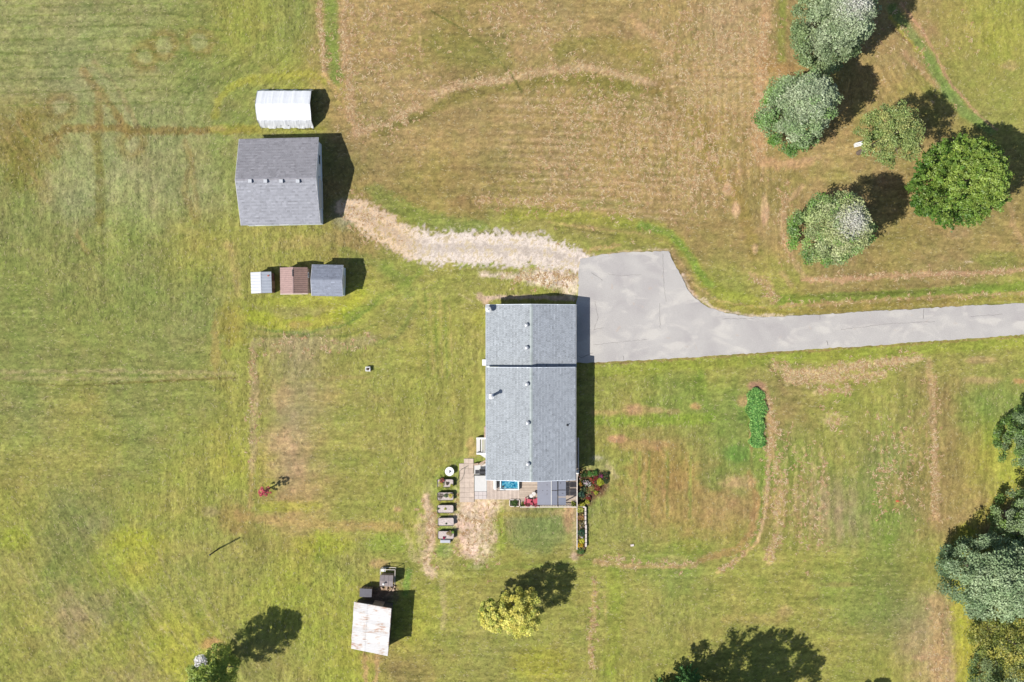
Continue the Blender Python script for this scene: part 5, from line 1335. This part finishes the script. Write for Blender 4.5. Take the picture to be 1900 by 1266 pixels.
# ------------------------------------------------------------------ rusty barn with two lean structures, south
pts = [(657.2, 1117.2, 2.0), (726, 1129.5, 3.2), (719.3, 1217.2, 3.2), (651.3, 1203, 2.0)]
W4 = [P(*q) for q in pts]
cx = sum(p[0] for p in W4) / 4; cy = sum(p[1] for p in W4) / 4
rb_ = thing('rusty_barn', 'old barn with a rust streaked white sheet metal roof in the south field', 'barn', (cx, cy, 0))
Q = [Vector((p[0] - cx, p[1] - cy, p[2])) for p in W4]      # NW NE SE SW
def rp(u, v): return (Q[3] * (1 - v) + Q[0] * v) * (1 - u) + (Q[2] * (1 - v) + Q[1] * v) * u   # u west to east, v south to north
def rust_mat():
    m = bpy.data.materials.new('rust_streaked_tin'); m.use_nodes = True; N = m.node_tree.nodes; L = m.node_tree.links; b = N['Principled BSDF']
    b.inputs['Roughness'].default_value = .55; b.inputs['Metallic'].default_value = .05
    tc = N.new('ShaderNodeTexCoord'); mp = N.new('ShaderNodeMapping'); mp.inputs['Rotation'].default_value = (0, 0, .17); mp.inputs['Scale'].default_value = (1.1, 8.0, 1)
    L.new(tc.outputs['Object'], mp.inputs[0])
    n1_ = N.new('ShaderNodeTexNoise'); n1_.inputs['Scale'].default_value = 1.0; n1_.inputs['Detail'].default_value = 7; n1_.inputs['Roughness'].default_value = .7; L.new(mp.outputs[0], n1_.inputs['Vector'])
    n2_ = N.new('ShaderNodeTexNoise'); n2_.inputs['Scale'].default_value = .9; n2_.inputs['Detail'].default_value = 3; L.new(tc.outputs['Object'], n2_.inputs['Vector'])
    ad = N.new('ShaderNodeMath'); ad.operation = 'MULTIPLY'; L.new(n1_.outputs[0], ad.inputs[0]); L.new(n2_.outputs[0], ad.inputs[1])
    r = N.new('ShaderNodeValToRGB'); e = r.color_ramp.elements; e[0].position = 0; e[0].color = (*alb(240, 238, 240), 1); e[1].position = 1; e[1].color = (*alb(150, 84, 60), 1)
    for p_, c_ in ((.245, (238, 236, 236)), (.292, (230, 222, 216)), (.335, (208, 178, 158)), (.39, (180, 128, 102))):
        q = e.new(p_); q.color = (*alb(*c_), 1)
    L.new(ad.outputs[0], r.inputs[0])
    vc = N.new('ShaderNodeVertexColor'); vc.layer_name = 'tint'; mu = N.new('ShaderNodeVectorMath'); mu.operation = 'MULTIPLY'
    L.new(r.outputs[0], mu.inputs[0]); L.new(vc.outputs[0], mu.inputs[1]); L.new(mu.outputs[0], b.inputs['Base Color'])
    return m
m_rust = rust_mat()
b = MB(); ins = .04
w_ = [rp(ins, ins), rp(1 - ins, ins), rp(1 - ins, 1 - ins), rp(ins, 1 - ins)]
for i in range(4):
    A = w_[i]; B = w_[(i + 1) % 4]; b.poly([(A.x, A.y, -.1), (B.x, B.y, -.1), (B.x, B.y, B.z - .08), (A.x, A.y, A.z - .08)])
b.build('wall', mat('black_old_boards', (.06, .055, .05), .9, var=.3, scale=4), rb_)
NS = 10
for s_, (ua, ub, lift) in enumerate(((.34, 1.0, .0), (0, .37, .03))):
    for i in range(NS):
        va = i / NS - .004; vb = (i + 1) / NS + .004; g_ = random.uniform(.88, 1.03); b = MB(); k = 8
        lz = lift + (.012 if i % 2 else 0) + random.uniform(0, .006)
        jit = random.uniform(-.006, .006)
        for j in range(k):
            v0 = va + (vb - va) * j / k; v1 = va + (vb - va) * (j + 1) / k; z0_ = lz + .02 * (j % 2); z1_ = lz + .02 * ((j + 1) % 2)
            A, B, C_, D = rp(ua + jit, v0), rp(ub + jit, v0), rp(ub + jit, v1), rp(ua + jit, v1)
            b.poly([(A.x, A.y, A.z + z0_), (B.x, B.y, B.z + z0_), (C_.x, C_.y, C_.z + z1_), (D.x, D.y, D.z + z1_)], (g_, g_, g_ * 1.01))
        b.build('roof_sheet', m_rust, rb_)
b = MB(); A = rp(1.0, 0); B = rp(1.0, 1); b.bar((A.x, A.y, A.z - .07), (B.x, B.y, B.z - .07), .06, .12); A = rp(0, 1); b.bar((A.x, A.y, A.z - .07), (B.x, B.y, B.z - .07), .06, .12); b.build('fascia', m_wood, rb_)
A = rp(.62, 1.0); MB().box(A.x * .98, A.y - .12, 1.1, 1.1, .06, 2.0, -.17).build('door', m_wood, rb_)
# fence wire frame north of it
# brown box shed
c, hw, hd, ang = rect_from(quad_house([(668.5, 1092), (690.5, 1093), (689, 1109), (666.5, 1107.5)], 1.2))
ds = thing('kennel', 'low brown wooden kennel with a flat grey lid north of the rusty barn', 'kennel', (c.x, c.y, 0), ang)
MB().box(0, 0, .55, 2 * hw - .14, 2 * hd - .12, 1.2).build('wall', m_wood, ds)
MB().hull([(-hw, -hd, 1.14), (hw, -hd, 1.14), (hw, hd, 1.22), (-hw, hd, 1.22)], [(-hw, -hd, 1.19), (hw, -hd, 1.19), (hw, hd, 1.27), (-hw, hd, 1.27)]).build('roof', mat('grey_roll_roof', alb(120, 118, 128), .8, var=.12, scale=4), ds)
for i in range(4): MB().box(-hw + .2 + i * (2 * hw - .4) / 3, hd - .03, .55, .03, .03, 1.15).build('batten', m_dark, ds)
# coop with gable roof
c, hw, hd, ang = rect_from(quad_house([(705, 1067), (730.3, 1068), (728.7, 1088.5), (704.5, 1088)], 1.4))
cp = thing('chicken_coop', 'small grey roofed chicken coop with a wire run facing the bungalow', 'coop', (c.x, c.y, 0), ang)
m_coop = mat('weathered_tin', alb(168, 156, 156), .7, .1, .14, 4, fine=.1)
fz4 = lambda x, y: 1.4 + .22 * (1 - min(1, abs(y) / hd))
b = MB()
for sx_ in (-hw + .08, hw - .08): b.poly([(sx_, -hd + .08, -.1), (sx_, hd - .08, -.1), (sx_, hd - .08, 1.36), (sx_, 0, 1.58), (sx_, -hd + .08, 1.36)])
for sy_ in (-hd + .08, hd - .08): b.poly([(-hw + .08, sy_, -.1), (hw - .08, sy_, -.1), (hw - .08, sy_, 1.36), (-hw + .08, sy_, 1.36)])
b.build('wall', m_wood, cp)
for i in range(3):
    for s_ in (-1, 1):
        xa = -hw + i * 2 * hw / 3 + .01; xb = xa + 2 * hw / 3 - .02; y0_, y1_ = (0.0, hd) if s_ > 0 else (-hd, 0.0)
        b = MB(); b.poly([(xa, y0_, fz4(0, y0_) + .01 * (i % 2)), (xb, y0_, fz4(0, y0_) + .01 * (i % 2)), (xb, y1_, fz4(0, y1_) + .01 * (i % 2)), (xa, y1_, fz4(0, y1_) + .01 * (i % 2))]); b.poly([(xa, y0_, fz4(0, y0_) - .03), (xa, y1_, fz4(0, y1_) - .03), (xb, y1_, fz4(0, y1_) - .03), (xb, y0_, fz4(0, y0_) - .03)]); b.build('roof_sheet', m_coop, cp)
b = MB(); b.cyl((-.25, -.25, 1.45), (-.25, -.25, 1.95), .06, .06, 10); v = b.build('stovepipe', m_galv, cp); MB().cyl((-.25, -.25, 1.95), (-.25, -.25, 2.02), .12, .05, 10).build('pipe_cap', m_white, v)
b = MB(); yN = hd + .55
for a_, c_ in (((-hw, hd, 1.2), (-hw, yN, 1.2)), ((hw + .15, hd - 1.0, 1.2), (hw + .15, yN, 1.2)), ((-hw, yN, 1.2), (hw + .15, yN, 1.2)), ((-hw, yN, 0), (-hw, yN, 1.2)), ((hw + .15, yN, 0), (hw + .15, yN, 1.2)), ((hw + .15, hd - 1.0, 0), (hw + .15, hd - 1.0, 1.2)), ((-hw, yN, .1), (hw + .15, yN, .1))):
    b.bar(a_, c_, .05, .05)
b.build('run_frame', m_rail, cp)
MB().box(-hw + .25, yN - .2, .4, .45, .3, .5).build('nest_box', m_white, cp)
b = MB(); 
for i in range(8): b.box(random.uniform(-hw, hw), -hd - .25 - random.random() * .5, .08, random.uniform(.2, .7), random.uniform(.08, .3), .16, random.uniform(0, 3))
db = b.build('timber_debris', mat('pink_grey_boards', alb(206, 178, 156), .85, var=.25, scale=5), org=(0, 0, 0)); db.location = (c.x, c.y, 0); tag(db, 'pile of pale boards lying between the chicken coop and the rusty barn', 'boards')

# ------------------------------------------------------------------ pole, well head, bench, small markers
bx, by, _ = P(405.5, 1018.5); pole = thing('pole', 'lone dark pole standing in the west field', 'pole', (bx, by, 0))
MB().cyl((0, 0, -.1), (0, 0, 3.35), .085, .07, 10).build('shaft', m_dark, pole); MB().cyl((0, 0, 3.35), (0, 0, 3.42), .10, .06, 10).build('cap', m_dark, pole)
bx, by, _ = P(682.5, 685, .4); wh = thing('well_head', 'small white planter box with a dark core alone on the lawn', 'planter', (bx, by, 0))
for a_, c_, e_, f_ in ((0, .2, .5, .08), (0, -.2, .5, .08), (.21, 0, .08, .32), (-.21, 0, .08, .32)): MB().box(a_, c_, .2, e_, f_, .42).build('side', m_white, wh)
MB().box(0, 0, .15, .34, .32, .3).build('soil', m_soil, wh); MB().cyl((.02, .02, .3), (.02, .02, .75), .07, .05, 8).build('pipe', m_dark, wh)
bx, by, _ = P(1593, 268.5, .4); bn = thing('bench', 'white garden bench beside the loose olive tree', 'bench', (bx, by, 0), math.radians(14))
for i in range(3): MB().box(0, -.14 + i * .14, .44, .85, .11, .03).build('seat_slat', m_white, bn)
for i in range(2): MB().box(0, .2, .6 + i * .16, .85, .03, .11).build('back_slat', m_white, bn)
for sx_ in (-.36, .36): MB().box(sx_, 0, .21, .05, .36, .42).build('leg', m_white, bn); MB().box(sx_, .17, .5, .05, .03, .5).build('back_post', m_white, bn)
bx, by, _ = P(1173, 1012); b = MB(); b.box(bx, by, .03, .36, .2, .08, .15); tag(b.build('flat_stone', m_block, org=(bx, by, 0), place=True), 'flat pale stone lying in the lawn east of the narrow flower bed', 'stone')
bx, by, _ = P(1665, 930); b = MB(); b.cyl((bx, by, 0), (bx, by, .5), .01, .01, 5); b.box(bx + .12, by, .42, .24, .02, .18); b.box(bx, by, .03, .34, .2, .04); tag(b.build('marker_flag', mat('orange_marker', alb(230, 120, 80), .7), org=(bx, by, 0), place=True), 'small orange marker flag in the field east of the oval track', 'marker')

# ------------------------------------------------------------------ tall weeds strip
n = 12000; wyp = RNG.uniform(720, 831, n); wxc = 1405 + (wyp - 770) * .035; hwd = (12.5 + 3 * np.sin(wyp / 13) + 2 * np.sin(wyp / 5)) * np.clip((wyp - 714) / 16, .3, 1) * np.clip((838 - wyp) / 18, .2, 1); wxp = wxc + hwd * np.clip(RNG.normal(0, .55, n), -1.2, 1.2)
cc = np.stack([(wxp - 950) / S * .996, (633 - wyp) / S * .996,   .03 + .32 * RNG.random(n) * (.6 + .8 * vn(wxp / 6, wyp / 6, 1))], -1)
pw = np.array([alb(110, 156, 76), alb(84, 132, 62), alb(140, 176, 96), alb(64, 108, 52)])
o = leaf_mesh('tall_weeds', m_leaf, None, (0, 0, 0), cc, pw[RNG.integers(0, 4, n)] * RNG.uniform(1.7, 2.9, (n, 1)), .20, .35, .9)
tag(o, 'narrow strip of tall bright green weeds standing in the east lawn', 'weeds', kind='stuff')

# ------------------------------------------------------------------ trees
m_foli = mat('tree_leaf', None, .5, 0, .06, 4, attr=True, spec=.35, trans=.22)
m_bark = mat('bark', (.13, .10, .08), .95, var=.3, scale=6, bump=.03)
m_twig = mat('pale_twig', (.60, .58, .57), .8, var=.15, scale=5)
def tree(name, label, bpx, bpy_, H, R, zlow, nclu, nleaf, size, low, top, style='puff', shape='egg', pale_spot=None, tipc=None, seed=1, squash=(1, 1), bright=2.0):
    rg = np.random.default_rng(seed); bx, by, _ = P(bpx, bpy_); o3 = (bx, by, 0)
    root = thing(name, label, 'tree', o3)
    b = MB(); rt = .035 * H * .5 + .05
    b.cyl((0, 0, -.2), (0, 0, zlow + (H - zlow) * .45), rt, rt * .55, 9); b.cyl((0, 0, zlow + (H - zlow) * .45), (0, 0, H * .93), rt * .55, .03, 7); b.build('trunk', m_bark, root)
    ph = rg.uniform(0, 6.28, 4)
    def prof_(t):
        if shape == 'egg': return np.clip(1 - np.abs(t - .42) ** 2.3 / .58 ** 2.3, 0, 1) ** .55 if False else np.clip(np.sin(np.pi * np.clip(t * .86 + .10, 0, 1)) ** .75, .03, 1)
        if shape == 'dome': return np.clip(np.sqrt(np.clip(1 - t ** 1.5, 0, 1)) * (.62 + .38 * np.clip(t * 4, 0, 1)), .05, 1)
        if shape == 'cone': return np.clip((1 - t) ** .75 * (.35 + 1.1 * np.clip(t * 4, 0, 1)) / 1.25, .03, 1)
        return np.clip(np.sqrt(np.clip(1 - (2 * t - 1) ** 2, 0, 1)), .05, 1)
    tt = rg.random(nclu) ** .8; th = rg.uniform(0, 2 * np.pi, nclu)
    lobe = 1 + .055 * np.sin(3 * th + ph[0]) + .045 * np.sin(5 * th + ph[1] + 4 * tt) + .04 * np.sin(9 * th + ph[2] + 7 * tt)
    rad = R * prof_(tt) * lobe * rg.uniform(.82, 1.0, nclu)
    cz = zlow + (H - zlow) * tt
    inn = (rg.random(nclu) < .45) & (tt > .35)
    rad = np.where(inn, rad * rg.random(nclu) ** .5, rad); cz = np.where(inn, zlow + (H - zlow) * np.clip(1 - .42 * (rad / R) ** 2 - .10 * rg.random(nclu), 0, 1), cz)
    cen = np.stack([np.cos(th) * rad * squash[0], np.sin(th) * rad * squash[1], cz], -1)
    core = rg.random(nclu) < .2
    rad = np.where(core, R * .62 * np.sqrt(rg.random(nclu)), rad); cz = np.where(core, zlow + (H - zlow) * rg.uniform(.2, .6, nclu), cz)
    cen = np.stack([np.cos(th) * rad * squash[0], np.sin(th) * rad * squash[1], cz], -1)
    # limbs to some clusters
    for i in rg.choice(nclu, min(9, nclu), replace=False):
        c_ = cen[i]; z0_ = max(zlow * .8, c_[2] - rad[i] * .7)
        MB().cyl((0, 0, z0_), tuple(c_ * .92 + np.array([0, 0, -.1])), rt * .32, .025, 6).build('limb', m_bark, root)
    rc = R * (.16 if style != 'shoot' else .10)
    nleaf = int(nleaf * 1.45); size = size * .86
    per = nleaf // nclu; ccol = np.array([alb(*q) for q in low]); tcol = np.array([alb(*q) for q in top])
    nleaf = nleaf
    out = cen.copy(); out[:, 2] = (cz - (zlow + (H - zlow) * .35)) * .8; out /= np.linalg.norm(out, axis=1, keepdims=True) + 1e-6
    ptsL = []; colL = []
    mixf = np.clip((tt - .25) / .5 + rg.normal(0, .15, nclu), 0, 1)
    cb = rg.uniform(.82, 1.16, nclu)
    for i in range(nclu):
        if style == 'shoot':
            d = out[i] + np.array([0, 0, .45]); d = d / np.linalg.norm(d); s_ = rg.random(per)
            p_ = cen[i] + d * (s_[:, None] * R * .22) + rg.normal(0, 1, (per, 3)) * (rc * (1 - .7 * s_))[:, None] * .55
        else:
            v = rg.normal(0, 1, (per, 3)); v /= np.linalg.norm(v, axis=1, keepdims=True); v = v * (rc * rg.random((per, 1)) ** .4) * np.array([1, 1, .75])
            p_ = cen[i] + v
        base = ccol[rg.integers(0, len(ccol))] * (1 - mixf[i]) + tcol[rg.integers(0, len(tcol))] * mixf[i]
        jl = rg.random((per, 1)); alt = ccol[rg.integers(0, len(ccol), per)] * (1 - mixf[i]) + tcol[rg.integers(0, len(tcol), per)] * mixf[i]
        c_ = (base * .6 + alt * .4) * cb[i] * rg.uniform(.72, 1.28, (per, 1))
        ptsL.append(p_); colL.append(c_)
    pts_ = np.concatenate(ptsL); cols_ = np.concatenate(colL)
    if tipc is not None:
        k = np.clip((pts_[:, 2] - (zlow + (H - zlow) * .80)) / ((H - zlow) * .12), 0, 1)[:, None] * .9
        cols_ = cols_ * (1 - k) + np.array(alb(*tipc)) * k
    if pale_spot is not None:
        d = np.linalg.norm((pts_ - np.array(pale_spot[:3])) * np.array([1, 1, .6]), axis=1)
        k = np.clip(1.25 - d / pale_spot[3] + rg.normal(0, .22, len(d)), 0, 1)[:, None] * .85
        cols_ = cols_ * (1 - k) + np.array(alb(206, 202, 198)) / bright * 1.7 * k  # leaves around this point turn pale grey
        keep = (d > pale_spot[3]) | (rg.random(len(d)) < .75); pts_, cols_ = pts_[keep], cols_[keep]
    leaf_mesh('crown', m_foli, root, (0, 0, 0), pts_, np.clip(cols_ * bright, .008, .7), size, .62, .9)
    if pale_spot is not None:
        b = MB(); bc = np.array(pale_spot[:3])
        for i in range(46):
            a_ = rg.uniform(0, 6.28); ln = pale_spot[3] * rg.uniform(.5, 1.1); p0_ = bc + np.array([math.cos(a_) * ln * .1, math.sin(a_) * ln * .1, -rg.uniform(.3, 1.4)])
            p1_ = bc + np.array([math.cos(a_ + .3) * ln * .6, math.sin(a_ + .3) * ln * .6, .1 - .3 * ln]); p2_ = p1_ + np.array([math.cos(a_ - .3) * ln * .5, math.sin(a_ - .3) * ln * .5, rg.uniform(-.1, .3)])
            b.cyl(tuple(p0_), tuple(p1_), .022, .014, 4); b.cyl(tuple(p1_), tuple(p2_), .014, .008, 4)
            for q in range(3):
                e_ = p1_ + (p2_ - p1_) * rg.random(); f_ = e_ + rg.normal(0, .2, 3); b.cyl(tuple(e_), tuple(f_), .010, .006, 3)
        b.build('pale_twigs', m_twig, root)
    return root
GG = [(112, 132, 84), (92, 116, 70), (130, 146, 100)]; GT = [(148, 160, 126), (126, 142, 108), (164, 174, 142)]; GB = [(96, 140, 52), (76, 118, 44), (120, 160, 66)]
tree('willow_tree', 'large grey green tree with a pale top at the top edge of the photo', 1511, 76, 14.6, 4.3, 1.2, 400, 30000, .24, GG, GT, seed=3, shape='dome', pale_spot=(.2, .0, 13.9, 1.7), squash=(.92, 1.12))
tree('pine_tree', 'round grey green tree directly below the tallest pale topped one', 1450, 228, 13.4, 4.05, .7, 340, 26000, .23, GB + GG, GT, seed=4, shape='dome')
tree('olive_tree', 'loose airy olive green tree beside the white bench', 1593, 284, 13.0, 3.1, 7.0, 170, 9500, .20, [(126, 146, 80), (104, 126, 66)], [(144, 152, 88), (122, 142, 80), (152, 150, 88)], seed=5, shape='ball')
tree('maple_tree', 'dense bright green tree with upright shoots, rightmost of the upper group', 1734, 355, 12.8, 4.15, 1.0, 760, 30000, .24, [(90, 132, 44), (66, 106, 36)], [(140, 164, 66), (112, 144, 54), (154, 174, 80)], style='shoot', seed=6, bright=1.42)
tree('birch_tree', 'pale tree with pale twigs at its crown just north of the driveway', 1512, 435, 13.6, 4.0, .6, 320, 22000, .22, GB + GG, [(158, 164, 112), (140, 150, 96), (176, 178, 136)], seed=7, shape='dome', pale_spot=(.1, .0, 12.9, 1.5))
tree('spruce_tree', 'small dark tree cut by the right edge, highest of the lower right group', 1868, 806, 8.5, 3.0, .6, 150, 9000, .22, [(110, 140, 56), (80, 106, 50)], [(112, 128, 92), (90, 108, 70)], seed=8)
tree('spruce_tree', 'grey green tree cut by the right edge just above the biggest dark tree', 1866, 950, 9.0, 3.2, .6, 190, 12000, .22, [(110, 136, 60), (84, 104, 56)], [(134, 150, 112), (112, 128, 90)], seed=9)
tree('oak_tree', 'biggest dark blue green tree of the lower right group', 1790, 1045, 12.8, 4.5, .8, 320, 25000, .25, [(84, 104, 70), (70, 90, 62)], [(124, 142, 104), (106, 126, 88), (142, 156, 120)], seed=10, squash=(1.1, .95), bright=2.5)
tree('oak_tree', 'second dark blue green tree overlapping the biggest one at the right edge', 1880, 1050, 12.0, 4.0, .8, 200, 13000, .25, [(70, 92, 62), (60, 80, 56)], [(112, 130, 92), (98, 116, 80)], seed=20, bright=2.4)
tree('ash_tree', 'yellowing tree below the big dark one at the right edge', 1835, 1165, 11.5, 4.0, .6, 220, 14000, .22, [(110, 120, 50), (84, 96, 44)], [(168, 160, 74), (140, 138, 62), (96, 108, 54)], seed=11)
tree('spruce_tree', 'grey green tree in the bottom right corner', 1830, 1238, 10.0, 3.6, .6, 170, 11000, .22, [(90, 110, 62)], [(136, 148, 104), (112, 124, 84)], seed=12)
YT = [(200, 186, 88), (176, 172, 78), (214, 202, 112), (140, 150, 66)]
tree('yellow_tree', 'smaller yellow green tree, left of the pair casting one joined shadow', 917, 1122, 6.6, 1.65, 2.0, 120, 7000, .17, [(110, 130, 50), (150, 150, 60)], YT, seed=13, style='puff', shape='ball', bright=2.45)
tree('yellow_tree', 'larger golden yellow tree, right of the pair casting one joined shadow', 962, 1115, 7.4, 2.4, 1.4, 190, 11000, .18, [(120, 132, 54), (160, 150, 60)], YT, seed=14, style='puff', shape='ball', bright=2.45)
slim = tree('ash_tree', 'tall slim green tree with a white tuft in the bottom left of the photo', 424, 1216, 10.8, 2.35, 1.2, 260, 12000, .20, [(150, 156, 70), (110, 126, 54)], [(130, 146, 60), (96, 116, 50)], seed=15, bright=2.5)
fx_, fy_, _ = P(372, 1228, 8.2)
k = 460; v = RNG.normal(0, 1, (k, 3)); v /= np.linalg.norm(v, axis=1, keepdims=True); v *= (.66 * RNG.random((k, 1)) ** .4) * np.array([1, 1.15, .8])
leaf_mesh('white_tuft', m_foli, slim, (slim.location.x, slim.location.y, 0), v + np.array([fx_, fy_, 8.2]), np.array(alb(236, 232, 232)) * RNG.uniform(1.1, 1.9, (k, 1)), .17, .7, 1.6)['kind'] = 'stuff'
tb_ = MB(); tb_.cyl((0, 0, 6.4), (fx_ - slim.location.x, fy_ - slim.location.y, 8.1), .05, .02, 6); tb_.build('limb', m_bark, slim)
tree('maple_sapling', 'small red leaved sapling in the west lawn', 498.5, 907, 3.0, .62, .6, 40, 900, .14, [(150, 70, 74)], [(214, 110, 116), (196, 84, 96), (170, 70, 76)], seed=16, shape='ball')
# spruces mostly below the frame
def conifer(label, px, py, H, R, seed, n=6500):
    rg = np.random.default_rng(seed); bx, by, _ = P(px, py); root = thing('conifer', label, 'tree', (bx, by, 0))
    MB().cyl((0, 0, -.2), (0, 0, H * .95), .22, .03, 9).build('trunk', m_bark, root)
    L_ = []; whorls = int(H / .45)
    for w_ in range(whorls):
        t = w_ / whorls; zz = .5 + (H - .5) * t; rr = R * (1 - t) ** .8 + .15; nb = 9
        for q in range(nb):
            a = q * 2 * math.pi / nb + rg.uniform(-.3, .3) + w_; ln = rr * rg.uniform(.7, 1.15); m_ = max(6, int(n / whorls / nb * (1.4 - t))); s_ = rg.random(m_) ** .7
            p_ = np.stack([np.cos(a) * s_ * ln, np.sin(a) * s_ * ln, zz - .25 * s_ * ln + .2 * s_ ** 2 * ln], -1) + rg.normal(0, .12, (m_, 3)) * (1.3 - s_[:, None]); L_.append(p_)
    p_ = np.concatenate(L_); cc_ = np.array([alb(84, 124, 62), alb(104, 148, 76), alb(66, 104, 54)])[rg.integers(0, 3, len(p_))] * rg.uniform(.75, 1.25, (len(p_), 1))
    leaf_mesh('crown', m_foli, root, (0, 0, 0), p_, cc_ * 1.9, .20, .5, .7)
conifer('slim green conifer at the left of the dark clump on the bottom edge', 1272, 1255, 6.5, 1.5, 31)
SG = [(96, 140, 64), (80, 120, 56)]; ST = [(110, 160, 84), (92, 140, 70)]
tree('spreading_tree', 'spiky green tree in the middle of the dark clump on the bottom edge', 1250, 1318, 14.6, 4.8, 3.4, 300, 17000, .25, SG, ST, style='shoot', seed=32, shape='ball', bright=1.6)
tree('spreading_tree', 'spiky green tree at the right end of the dark clump on the bottom edge', 1312, 1328, 15.2, 4.8, 3.0, 300, 17000, .25, SG, ST, style='shoot', seed=33, shape='ball', bright=1.6)
conifer('short conifer at the far left of the clump on the bottom edge', 1222, 1284, 5.0, 1.6, 36, 5000)
tree('ash_tree', 'dark tree poking into the bottom edge right of the conifer clump', 1556, 1326, 8.6, 1.9, 1.5, 110, 6000, .22, [(84, 104, 50)], [(100, 120, 60)], seed=17)
